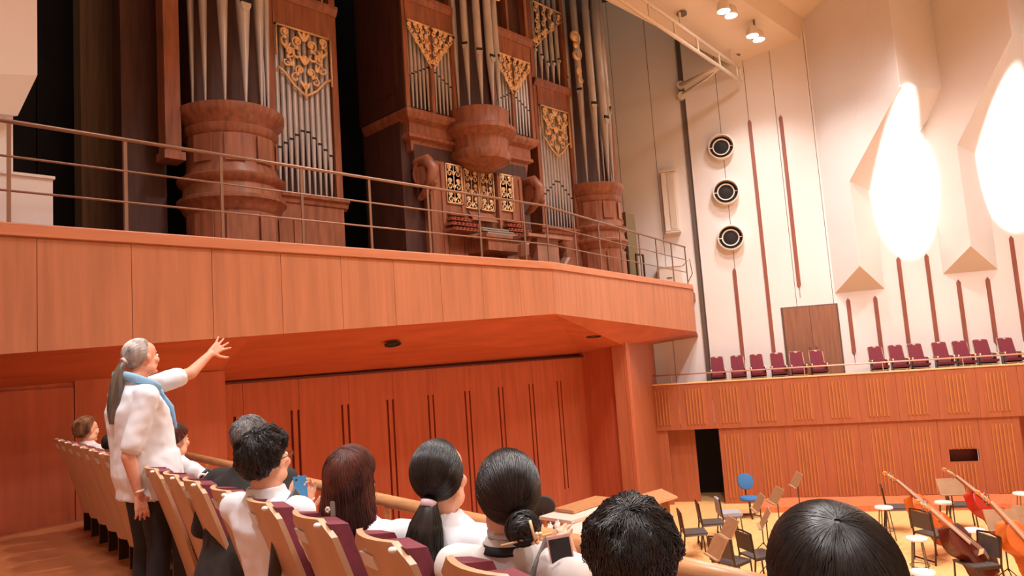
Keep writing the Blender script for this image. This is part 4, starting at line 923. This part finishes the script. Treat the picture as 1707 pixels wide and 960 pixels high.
def hair_build(path, M, hmat, par, strands=900, tmax=lambda a: 1.0, wave=0.0, rs=.0013, seed=3, name='hair', n_a=44, n_t=16, jit=.25, lump=0.0):
    r = random.Random(seed); g = G(); V = []
    for i in range(n_t+1):
        for j in range(n_a):
            a = 2*PI*j/n_a; t = max(.02, i/n_t)*tmax(a); p = path(a, t)
            if lump: p = p+(p-Vector((0, -.01, .04))).normalized()*lump*(noise.noise(p*28)+.5*noise.noise(p*60))
            V.append(p)
    inn = [Vector((0, -.01, .03))+(p-Vector((0, -.01, .03)))*.86 if p.z > -.13 else Vector((p.x*.86, p.y*.9-.0, p.z)) for p in V[n_t*n_a:]]
    Fc = []
    for i in range(n_t):
        for j in range(n_a): Fc.append((i*n_a+j, i*n_a+(j+1) % n_a, (i+1)*n_a+(j+1) % n_a, (i+1)*n_a+j))
    Fc.append(tuple(range(n_a))[::-1]); k = len(V)
    for j in range(n_a): Fc.append((n_t*n_a+j, n_t*n_a+(j+1) % n_a, k+(j+1) % n_a, k+j))
    Fc.append(tuple(range(k, k+n_a)))
    g.add([M @ p for p in V+inn], Fc)
    S = []
    for q in range(strands):
        a = r.uniform(0, 2*PI); tm = tmax(a); t0 = r.uniform(.0, .5)*min(1, tm); t1 = tm*r.uniform(.72, 1.04); lf = r.uniform(.0002, .0035); da = r.uniform(-jit, jit); ph = r.uniform(0, 6)
        pts = []
        for i in range(8):
            t = t0+(t1-t0)*i/7; p = path(a+da*(i/7)**2, max(.03, t), lf*(1 if i < 7 else .3))
            if lump: p = p+(p-Vector((0, -.01, .04))).normalized()*lump*(noise.noise(p*28)+.5*noise.noise(p*60))
            if wave: p = p+Vector((math.sin(ph+i*1.5), math.cos(ph*1.7+i*1.3), math.sin(ph*2.3+i*1.1)))*wave
            pts.append(tuple(p))
        S.append(pts)
    strand_tubes(g, S, [rs*.6]+[rs]*6+[rs*.4], M)
    o = xf_obj(g.mesh(name, hmat, True), name, par); return o
def lock(start, pts, r0, hmat, M, par, name, strands=160, seed=5, rs=.0014):
    # a bundle of hair along a path (ponytail): solid core plus loose strands
    r = random.Random(seed); P = [Vector(p) for p in pts]; g = G(); rad = r0
    g.tube([M @ p for p in P], rad, 14, flat=.75)
    S = []
    for q in range(strands):
        a = r.uniform(0, 2*PI); f = r.uniform(.75, 1.08); tw = r.uniform(-.5, .5); L = []
        e = r.uniform(.85, 1.0)
        for i in range(9):
            t = i/8*e*(len(P)-1); b = min(int(t), len(P)-2); p = P[b].lerp(P[b+1], t-b); rr = (rad[b]*(1-(t-b))+rad[b+1]*(t-b))*f
            L.append(tuple(p+Vector((math.cos(a+tw*i/8), math.sin(a+tw*i/8)*.8, 0))*rr))
        S.append(L)
    strand_tubes(g, S, [rs]*9, M)
    return xf_obj(g.mesh(name, hmat, True), name, par)
def short_E(a): # hairline angle for a crown-centred cut
    c = math.cos(a); return 93-13*max(0, c)+19*max(0, -c)
def back_E(a):  # hair combed to a knot at the back: angle from the knot to the hairline
    c = math.cos(a); return 88+50*max(0, c)**1.2-36*max(0, -c)

def person(label, xy, head_c, bodyrot, headrot, shirt, pants=NAVY, skin=SKIN, group=None, k=1.0, sit=True, arms=None, tilt=(0, 0), fine=.0075, female=True, sleeve='short', bulk=1.0, neck=.132):
    """seated or standing figure; head_c is the head centre in the figure's frame, xy its place on the floor"""
    global FIGM
    FIGM = Matrix()       # local meshes, object carries the place
    hc = Vector(head_c); g = G(); sw = (.178 if female else .20)*bulk**.5
    nb = Vector((hc.x*.6, hc.y-(.0 if sit else .05), hc.z-neck)); hip = Vector((0, 0, .50 if sit else .93)); ch = hip.lerp(nb, .62)
    HM = Matrix.Translation(hc) @ Matrix.Rotation(R(headrot), 4, 'Z') @ Matrix.Rotation(R(tilt[0]), 4, 'X') @ Matrix.Rotation(R(tilt[1]), 4, 'Y')
    head_blobs(g, HM)
    nr = .052 if female else .062
    g.cap(HM @ Vector((0, -.012, -.05)), nr, nb+Vector((0, -.01, 0)), nr*1.08, 16)
    shl = [nb+Vector((s*sw, -.01, -.068)) for s in (-1, 1)]
    def torso(g, e):
        H = nb.z-hip.z; rg = [(-.10, .08, .07), (-.09, .15, .12), (0, .172, .142), (H*.3, .152, .126), (H*.5, .156, .124), (H*.72, .172, .122), (H-.10, sw+.005, .098), (H-.055, sw*.82, .082), (H-.02, .095, .07), (H+.01, .06, .06)]
        n = 28; k0 = len(g.v)
        for z, w_, d_ in rg:
            t = max(0, min(1, z/H)); c_ = hip.lerp(nb, t); bk = bulk if z < H*.8 else bulk**.5; be = .03*math.sin(PI*min(1, max(0, z/H/.8)))*(bulk-1)*3
            for j in range(n):
                a_ = 2*PI*j/n; cx, cy = math.cos(a_), math.sin(a_); cx = math.copysign(abs(cx)**.85, cx); cy = math.copysign(abs(cy)**.85, cy)
                g.v.append(Vector((c_.x+(w_*bk+e)*cx, c_.y-.01+(d_*bk+e)*cy+(be if cy > 0 else 0)*abs(cy), hip.z+z)))
        for i in range(len(rg)-1):
            for j in range(n): g.f.append((k0+i*n+j, k0+i*n+(j+1) % n, k0+(i+1)*n+(j+1) % n, k0+(i+1)*n+j))
        g.f.append(tuple(k0+j for j in range(n))[::-1]); g.f.append(tuple(k0+(len(rg)-1)*n+j for j in range(n)))
        for s in (0, 1): g.cap(nb+Vector((0, -.012, -.055)), .042+e, shl[s], .052+e, 14)
    torso(g, 0)
    if sit: legs = [(Vector((s*.09, .04, .50)), Vector((s*.11, .42, .49)), Vector((s*.11, .40, .08))) for s in (-1, 1)]
    else: legs = [(Vector((s*.09, 0, .90)), Vector((s*.10, .02, .49)), Vector((s*.10, -.01, .08))) for s in (-1, 1)]
    for a, b, c in legs:
        g.cap(a, .083*bulk, b, .056, 14); g.cap(b, .055, c, .036, 14); g.cap(c+Vector((0, -.02, -.03)), .036, c+Vector((0, .15, -.045)), .026, 10)
    if arms is None: arms = [((-.24, .02, .72), (-.09, .26, .58), (.5, .8, -.2), (0, 0, -1)), ((.24, .02, .72), (.09, .26, .58), (-.5, .8, -.2), (0, 0, -1))]
    A = []
    for s, (el, wr, fd, pn) in enumerate(arms):
        el = Vector(el); wr = Vector(wr); g.cap(shl[s], .047*bulk**.5, el, .038*bulk**.5, 14); g.cap(el, .038*bulk**.5, wr, .024*bulk**.3, 14)
        hand(g, wr, fd, pn, (-1 if s == 0 else 1), **({'spread': .42, 'curl': .04} if (not sit and s == 0) else {'curl': .28})); A.append((el, wr))
    me = remesh(g, fine if sit else .0058, 4); me.materials.append(skin)
    o = link('person', me); o.location = (xy[0], xy[1], 0); o.rotation_euler = (0, 0, R(bodyrot)-PI/2); tag(o, label, 'person', group)
    # garments, grown over the same shapes
    g = G(); e = .016; torso(g, e)
    for s in (0, 1):
        el, wr = A[s]
        end = shl[s].lerp(el, .82) if sleeve == 'short' else el
        g.cap(shl[s], .063*bulk**.5, end, .062*bulk**.5 if sleeve == 'short' else .052, 14)
        if sleeve == 'long': g.cap(el, .052, el.lerp(wr, .92), .036, 14)
    g.lathe([(nr+.012, -.075), (nr+.02, -.03), (nr+.017, .005), (nr+.004, .006), (nr+.0, -.07)], nb+Vector((0, -.012, .03)), 20)
    if not sit: g.lathe([(.16*bulk, -.15), (.182*bulk, -.14), (.18*bulk, .0), (.165*bulk, .14), (.12, .16)], hip+Vector((0, .01, .0)), 24, Matrix.Diagonal((1, .86, 1)))
    me = remesh(g, .009, 8); me.materials.append(shirt); sh = xf_obj(me, 'shirt', o)
    vs = [(v.co.copy(), v.normal.copy()) for v in sh.data.vertices]       # cloth folds
    sh.data.vertices.foreach_set('co', [c for co, no in vs for c in co+no*.007*(noise.noise(Vector((co.x*9, co.y*9, co.z*5)))+.5*noise.noise(co*19))])
    g = G(); e = .014
    for a, b, c in legs: g.cap(a, .088*bulk+e, b, .058+e, 14); g.cap(b, .058+e, c+Vector((0, 0, .04)), .05+e, 14)
    g.ell(hip+Vector((0, 0, .01)), (.165*bulk+e*.6, .13*bulk+e*.6, .115), n=20, m=12); me = remesh(g, .012, 3); me.materials.append(pants); xf_obj(me, 'trousers', o)
    for a, b, c in legs:
        gs_ = G(); gs_.cap(c+Vector((0, -.03, -.035)), .044, c+Vector((0, .17, -.045)), .035, 10); m_ = remesh(gs_, .012, 2); m_.materials.append(MOUTH); xf_obj(m_, 'shoe', o)
    eyes(HM, o, 1.0)
    return o, HM, nb, shl

def place(px, py, y=None, z=None):      # point on the sight line of a picture point
    return onY(px, py, y) if y is not None else onZ(px, py, z)
def local(o, P):    # world point -> figure frame
    return Matrix.Rotation(-o[2], 3, 'Z') @ (Vector(P)-Vector((o[0], o[1], 0)))
def fig(label, px, py, y, bodyrot, lookrot, shirt, lean=-.12, drop=0.0, hands=None, **k):
    """px,py: picture point of the top of the head, y: distance along the row, lookrot: world heading of the face"""
    top = onY(px, py, y); ht = top.z-.125-drop; br = R(bodyrot); f = Vector((math.cos(br), math.sin(br)))
    base = Vector((top.x, top.y))-f*lean
    if hands:       # arms that end at wrists lying on given sight lines, some way beyond the head
        k['arms'] = []
        for s, (hx, hy, far, fd, pn) in zip((-1, 1), hands):
            w = CAM+ray(hx, hy)*((top-CAM).dot(c_f)+far); w = Matrix.Rotation(-(br-PI/2), 3, 'Z') @ (w-Vector((base.x, base.y, 0)))
            q = Matrix.Rotation(-(br-PI/2), 3, 'Z'); sh_ = Vector((s*.19, lean, ht-.2)); el = sh_.lerp(w, .5)+Vector((s*.05, -.02, -.13))
            k['arms'].append((el, w, q @ (c_r*fd[0]+c_u*fd[1]+c_f*fd[2]), q @ (c_r*pn[0]+c_u*pn[1]+c_f*pn[2])))
    r = person(label, base, (0, lean, ht), bodyrot, lookrot-bodyrot, shirt, **k)
    return r
GRP = 'seated audience'
# --- woman with bun, white top with black collar band and bag strap
o, HM, nb, shl = fig('seated woman with a low black bun and gold hairpin, cream top with black neckband', 842, 745, 1.46, 18, 44, CLOTHC, group=GRP, tilt=(3, 0), drop=.015)
p = hair_surface(HM, 1, 118, back_E, lambda a, t: .05+.09*math.sin(PI*min(1, t*.9+.1))**.7, side=10); hair_build(p, HM, HB, o, 1500, seed=11, jit=.12, rs=.0011)
g = G(); c = Vector((.035, -.115, -.055)); r_ = random.Random(4)
g.ell(HM @ c, (.05, .038, .044), n=18, m=12)
for q in range(240):
    a0 = r_.uniform(0, 6.3); ax = Vector((r_.uniform(-.4, .4), -1, r_.uniform(-.4, .4))).normalized(); b = ax.orthogonal().normalized(); d_ = ax.cross(b); h = r_.uniform(-.9, .95); rr = math.sqrt(1-h*h)
    g.tube([HM @ (c+Vector(((b*math.cos(a0+i*.3)+d_*math.sin(a0+i*.3))*rr+ax*h)*1.03) * Vector((1, 1, 1)).x * .047) for i in range(7)], .0013, 3, caps=False)
xf_obj(g.mesh('hair_bun', HB, True), 'hair_bun', o)
g = G()
for i in range(9): a = i*.7; g.ell(HM @ (c+Vector((.035+.012*math.sin(i*2.1), -.035+.004*(i % 3), -.02+.012*math.cos(i*1.7)))), (.007, .006, .006), n=8, m=6)
g.tube([HM @ (c+Vector((.02, -.04, .03))), HM @ (c+Vector((.03, -.045, -.02)))], .004, 6); g.tube([HM @ (c+Vector((.075, -.03, -.01))), HM @ (c+Vector((-.06, -.04, -.03)))], .003, 6)
xf_obj(g.mesh('hairpin', GILT, True), 'hairpin', o)
xf_obj(G().lathe([(.068, -.012), (.077, -.03), (.083, -.026), (.074, -.004)], nb+Vector((0, -.012, .02)), 24).mesh('neckband', NAVY, True), 'neckband', o)
xf_obj(G().lathe([(.0565, .03), (.0585, .03), (.0585, .044), (.0565, .044)], nb+Vector((0, -.012, .01)), 24, Matrix.Rotation(R(8), 3, 'X')).mesh('lanyard', mat('lanyard_grey', (206, 200, 196), .7), True), 'lanyard', o)
xf_obj(G().tube([nb+Vector((.06, .14, -.3)), nb+Vector((.085, .10, -.12)), nb+Vector((.10, .0, .005)), nb+Vector((.10, -.10, -.06)), nb+Vector((.04, -.165, -.3))], .026, 6, flat=.25, up=(1, 0, 0)).mesh('bag_strap', mat('strap_grey', (96, 88, 84), .5), True), 'bag_strap', o)
# --- woman with ponytail
o, HM, nb, shl = fig('seated woman with a long dark ponytail in a pale tie, white shirt', 731, 733, 1.88, 16, 26, CLOTHW, group=GRP, tilt=(4, 0), drop=.006)
p = hair_surface(HM, 1, 133, lambda a: 98+70*max(0, math.cos(a))**1.5-66*max(0, -math.cos(a)), lambda a, t: .03+.06*math.sin(PI*min(1, t*.9+.1))**.7); hair_build(p, HM, HB, o, 1300, seed=12, jit=.1, rs=.0011)
lock(None, [(0, -.085, -.03), (.0, -.112, -.055), (-.005, -.135, -.11), (-.012, -.15, -.19), (-.018, -.155, -.28), (-.018, -.155, -.37)], [.022, .028, .054, .063, .056, .018], HB, HM, o, 'ponytail', 380, 6, .0014)
xf_obj(G().lathe([(.022, -.012), (.028, -.01), (.028, .01), (.022, .012)], HM @ Vector((0, -.108, -.052)), 16, Matrix.Rotation(R(-30), 3, 'X')).mesh('hair_tie', mat('hair_tie_pale', (216, 186, 190), .6), True), 'hair_tie', o)
# --- woman with long brown hair
def low_long(L):
    return lambda p, a, t, lift: Vector((p.x*(1+.34*min(1, t)), p.y-.012*t+.0, p.z-L*t))+Vector((0, -lift*3, 0))
o, HM, nb, shl = fig('seated woman with long straight brown hair and a small hair clip, white shirt', 583, 741, 2.36, 18, 32, CLOTHW, group=GRP, drop=.013)
p = hair_surface(HM, 1, 22, short_E, lambda a, t: .07+.07*t, low_long(.17))
hair_build(p, HM, HBR, o, 1700, tmax=lambda a: 1.0+1.0*max(0, min(1, (-.35-math.cos(a))*3+1)), seed=13, jit=.12, rs=.0013)
g = G(); c = HM @ Vector((-.035, -.128, -.075))
for i in range(6): g.ell(c+Vector((.007*math.cos(i), 0, .007*math.sin(i))), (.006, .005, .006), n=8, m=6)
xf_obj(g.mesh('hair_clip', IVORY, True), 'hair_clip', o); xf_obj(G().box(c.x+.015, c.x+.03, c.y-.004, c.y+.004, c.z-.02, c.z+.03).mesh('clip_bow', mat('clip_grey', (150, 140, 136), .4), False), 'clip_bow', o)
# --- black-haired man holding the blue phone
y_ = 2.96
o, HM, nb, shl = fig('seated man with short black wavy hair and glasses, holding up a blue phone', 443, 712, y_, 14, 22, CLOTHW, group=GRP, female=False, drop=.022, tilt=(8, 0), hands=[(484, 852, .16, (.25, .95, 0), (.5, .1, .8)), (507, 856, .2, (.15, .9, .2), (-.5, .0, -.8))])
MAN_BLK = o; BLK_M = o.matrix_basis.copy()
p = hair_surface(HM, 1, 20, lambda a: short_E(a)+2+14*max(0, -math.cos(a)), lambda a, t: .17+.07*math.sin(PI*t)); hair_build(p, HM, HD, o, 1500, wave=.006, seed=14, jit=.6, rs=.0015, lump=.016)
g = G()
for s in (-1, 1):
    g.tube([HM @ Vector((s*.033+.021*math.cos(t), .109, .006+.017*math.sin(t))) for t in [i*PI/6 for i in range(13)]], .002, 5); g.tube([HM @ Vector((s*.054, .108, .01)), HM @ Vector((s*.078, .06, .012)), HM @ Vector((s*.084, -.005, .012))], .0022, 5)
g.tube([HM @ Vector((-.012, .111, .01)), HM @ Vector((.012, .111, .01))], .002, 5); xf_obj(g.mesh('glasses', mat('glasses_frame', (120, 84, 50), .3), True), 'glasses', o)
W_ = Matrix.Translation(o.location) @ Matrix.Rotation(o.rotation_euler.z, 4, 'Z')
xf_obj(G().tube([shl[1]+Vector((-.03, .06, -.25)), shl[1]+Vector((-.03, .075, -.05)), shl[1]+Vector((-.03, -.0, .068)), shl[1]+Vector((-.03, -.08, -.03)), shl[1]+Vector((-.03, -.13, -.3))], .035, 6, flat=.25, up=(1, 0, 0)).mesh('bag_strap', mat('strap_dark', (70, 66, 66), .6), True), 'bag_strap', o)
def phone(c, up, nrm, body, screen, label, w=.032, h=.068):
    c = Vector(c); up = Vector(up).normalized(); nrm = Vector(nrm); nrm = (nrm-up*nrm.dot(up)).normalized(); sd = up.cross(nrm)
    o = thing('smartphone', label, 'phone', c)
    def slab(w, h, d0, d1): return G().hexa([c+sd*sx_*w+up*sz*h+nrm*d for sz in (-1, 1) for sx_, d in ((-1, d0), (1, d0), (1, d1), (-1, d1))])
    slab(w, h, -.004, .004).build('case', body, o); slab(w-.004, h-.008, .004, .0055).build('screen', screen, o)
    G().lathe([(.005, .0), (.005, .002)], c+up*(h-.016)-sd*(w-.014)+nrm*.0045, 10, nrm.to_track_quat('Z', 'Y').to_matrix()).build('camera_lens', MOUTH, o); return o
pc = CAM+ray(501, 815)*((MAN_BLK.location-CAM).dot(c_f)+.16)
phone(pc, (0.05, .2, 1), CAM-pc, mat('phone_blue', (70, 132, 178), .3), mat('phone_blue', (70, 132, 178), .3), 'blue smartphone held up by the black-haired man', .029, .058)
# --- person with long dark hair, and grey-haired person behind
o, HM, nb, shl = fig('seated grey-haired person in a black jacket before the wooden wall', 416, 697, 3.74, 28, 45, JACKB, lean=.13, group=GRP, female=False, sleeve='long', bulk=1.15)
p = hair_surface(HM, 1, 20, short_E, lambda a, t: .07+.03*math.sin(PI*t)); hair_build(p, HM, HGM, o, 900, wave=.004, seed=16, jit=.5, rs=.0016, lump=.008)
# --- curly dark head at the bottom and the straight black head at the bottom right
PH = [((-.25, .05, .72), (-.10, .27, .62), (.6, .8, 0), (0, 0, -1)), ((.25, .08, .74), (.09, .30, .88), (-.1, .35, .9), (-1, .2, 0))]
ARM2 = [((-.27, .10, .80), (-.19, .36, .94), (.35, .5, .8), (1, .1, 0)), ((.23, .12, .80), (.0, .37, .93), (-.4, .4, .8), (-1, .2, 0))]
o, HM, nb, shl = fig('seated person with short dark tousled hair at the bottom edge, holding a black phone', 1043, 821, .94, 22, 40, CLOTHW, group=GRP, female=False, hands=[(914, 966, .42, (.25, .95, .1), (.9, 0, .3)), (962, 976, .42, (-.2, .95, .1), (-.9, 0, .3))], drop=.032)
p = hair_surface(HM, 1, 20, short_E, lambda a, t: .13+.08*math.sin(PI*t*.9)); hair_build(p, HM, HB, o, 2200, wave=.004, seed=17, jit=.7, rs=.0012, lump=.014)
W_ = Matrix.Translation(o.location) @ Matrix.Rotation(o.rotation_euler.z, 4, 'Z'); pc = CAM+ray(938, 936)*((o.location-CAM).dot(c_f)+.34)
phone(pc, (0, .15, 1), CAM-pc, mat('phone_pink', (222, 170, 160), .35), mat('phone_black', (44, 42, 44), .2), 'black-screened smartphone held between the bun and the tousled dark head')
o, HM, nb, shl = fig('seated person with smooth straight black hair, largest head, bottom right of the picture', 1372, 830, .47, 25, 38, CLOTHW, group=GRP, female=False, drop=.03)
p = hair_surface(HM, 1, 24, lambda a: short_E(a)+4, lambda a, t: .10+.12*math.sin(PI*min(1, t*.85))); hair_build(p, HM, HB, o, 3000, seed=18, jit=.1, rs=.0010)
# --- far end of the row
o, HM, nb, shl = fig('woman with light brown tied-back hair at the far end of the row', 146, 698, 8.4, 20, 15, CLOTHC, group=GRP)
p = hair_surface(HM, 1, 100, back_E, lambda a, t: .22+.10*math.sin(PI*t)); hair_build(p, HM, HLB, o, 700, seed=19, jit=.1, rs=.0022)
o, HM, nb, shl = fig('person in navy mostly hidden behind the standing guide', 190, 722, 7.1, 20, 40, NAVYB, group=GRP, tilt=(-20, 0))
p = hair_surface(HM, 1, 22, short_E, lambda a, t: .08+.03*t); hair_build(p, HM, HD, o, 500, seed=20, rs=.002)
o, HM, nb, shl = fig('dark-haired person just showing to the right of the guide', 291, 707, 5.42, 18, 30, CLOTHW, group=GRP)
p = hair_surface(HM, 1, 22, short_E, lambda a, t: .08+.04*t); hair_build(p, HM, HBR, o, 500, seed=21, rs=.002)
# --- dark backpack with a white ring tag on the near row
p0 = onY(341, 812, 4.5); bp = thing('backpack', 'dark grey backpack with a white ring tag on the seat before the guide', 'backpack', (p0.x, p0.y, .45))
BPM = mat('backpack_grey', (62, 60, 64), .8, var=.2, scale=20)
me = remesh(G().ell((p0.x, p0.y, p0.z-.12), (.12, .10, .20), n=20, m=14).ell((p0.x, p0.y, .66), (.13, .11, .19), n=18, m=12), .014, 4); me.materials.append(BPM); link('body', me, bp)
q0 = onY(337, 797, 4.2); ax_ = (CAM-q0).normalized(); s_ = ax_.cross(Vector((0, 0, 1))).normalized(); u_ = s_.cross(ax_)
G().tube([q0+(s_*math.cos(t)+u_*math.sin(t))*.022 for t in [i*PI/8 for i in range(17)]], .007, 6).build('ring_tag', WHITEP, bp, smooth=True)
G().tube([q0-s_*-.016-u_*.016, q0+s_*.055-u_*.05], .006, 6).build('tag_cord', WHITEP, bp)
G().tube([(p0.x-.05, p0.y-.05, p0.z+.07), (p0.x, p0.y-.05, p0.z+.11), (p0.x+.05, p0.y-.05, p0.z+.07)], .012, 6).build('carry_loop', BPM, bp, smooth=True)

# --- the standing guide, white shirt, blue scarf, grey ponytail, left arm pointing at the organ
gp = Vector((1.60, 4.92)); br = 4; f = Vector((math.cos(R(br)), math.sin(R(br))))
top = onY(236, 566, 4.92); hz = top.z-.125
base = Vector((top.x, top.y))+f*.025
Lm = Matrix.Rotation(-(R(br)-PI/2), 3, 'Z')
def loc3(px, py, y):
    w = onY(px, py, y)-Vector((base.x, base.y, 0)); return Lm @ w
el_l = loc3(318, 622, 5.02); wr_l = loc3(350, 590, 5.06); tip = loc3(372, 572, 5.08)
k_ = .60/ (wr_l-Vector((-.2, .03, hz-.24))).length
el_r = loc3(214, 760, 4.72); wr_r = loc3(232, 824, 4.72)
sL = Vector((-.2, -.02, hz-.235))
dirn = (wr_l-sL)
o, HM, nb, shl = person('standing guide with grey ponytail, white shirt and blue scarf, pointing to the organ', base, (0, -.025, hz), br, 14, CLOTHW, skin=SKIN2, sit=False, female=False, bulk=1.22, neck=.165, tilt=(8, 0), arms=[(el_l, wr_l, tip-wr_l, wr_l-Lm @ (CAM-Vector((base.x, base.y, 0)))), (el_r, wr_r, (0, .15, -1), (-1, 0, 0))])
p = hair_surface(HM, 1, 98, lambda a: 86+40*max(0, math.cos(a))**1.2-28*max(0, -math.cos(a)), lambda a, t: .02+.05*math.sin(PI*t)); hair_build(p, HM, HG, o, 1300, seed=22, jit=.06, rs=.0013)
lock(None, [(0, -.11, .02), (-.0, -.15, -.02), (0, -.185, -.10), (0, -.215, -.19), (0, -.24, -.28), (0, -.265, -.36)], [.018, .028, .042, .045, .04, .012], HPT, HM, o, 'ponytail', 260, 8, .002)
xf_obj(G().lathe([(.02, -.01), (.026, -.008), (.026, .008), (.02, .01)], HM @ Vector((0, -.125, .006)), 14, Matrix.Rotation(R(-60), 3, 'X')).mesh('hair_tie', mat('hair_tie_pale', (216, 186, 190), .6), True), 'hair_tie', o)
c = nb+Vector((0, .0, .0)); P_ = []
g = G(); ring = []
for i in range(17):
    a = -PI/2+2*PI*i/16; ring.append(c+Vector((.104*math.cos(a), .124*math.sin(a)+.016, .022-.055*math.sin(a))))
g.tube(ring, .021, 10, flat=1.35); kn = c+Vector((.0, .165, -.06)); g.ell(kn, (.022, .02, .022), n=10, m=8)
g.tube([kn, kn+Vector((.03, .05, -.10)), kn+Vector((.05, .075, -.24))], [.022, .034, .012], 10, flat=.35, up=(0, 1, 0)); g.tube([kn, kn+Vector((-.03, .05, -.09)), kn+Vector((-.03, .075, -.19))], [.022, .032, .012], 10, flat=.35, up=(0, 1, 0))
me = remesh(g, .006, 2); me.materials.append(SCARF); xf_obj(me, 'scarf', o)
g = G().ell(kn+Vector((.0, .018, -.01)), (.014, .008, .02), n=10, m=8); xf_obj(g.mesh('scarf_ring', BLACKM, True), 'scarf_ring', o)
g = G().lathe([(.028, -.008), (.031, -.006), (.031, .006), (.028, .008)], wr_r+Vector((0, 0, .02)), 16); xf_obj(g.mesh('bracelet', IVORY, True), 'bracelet', o)
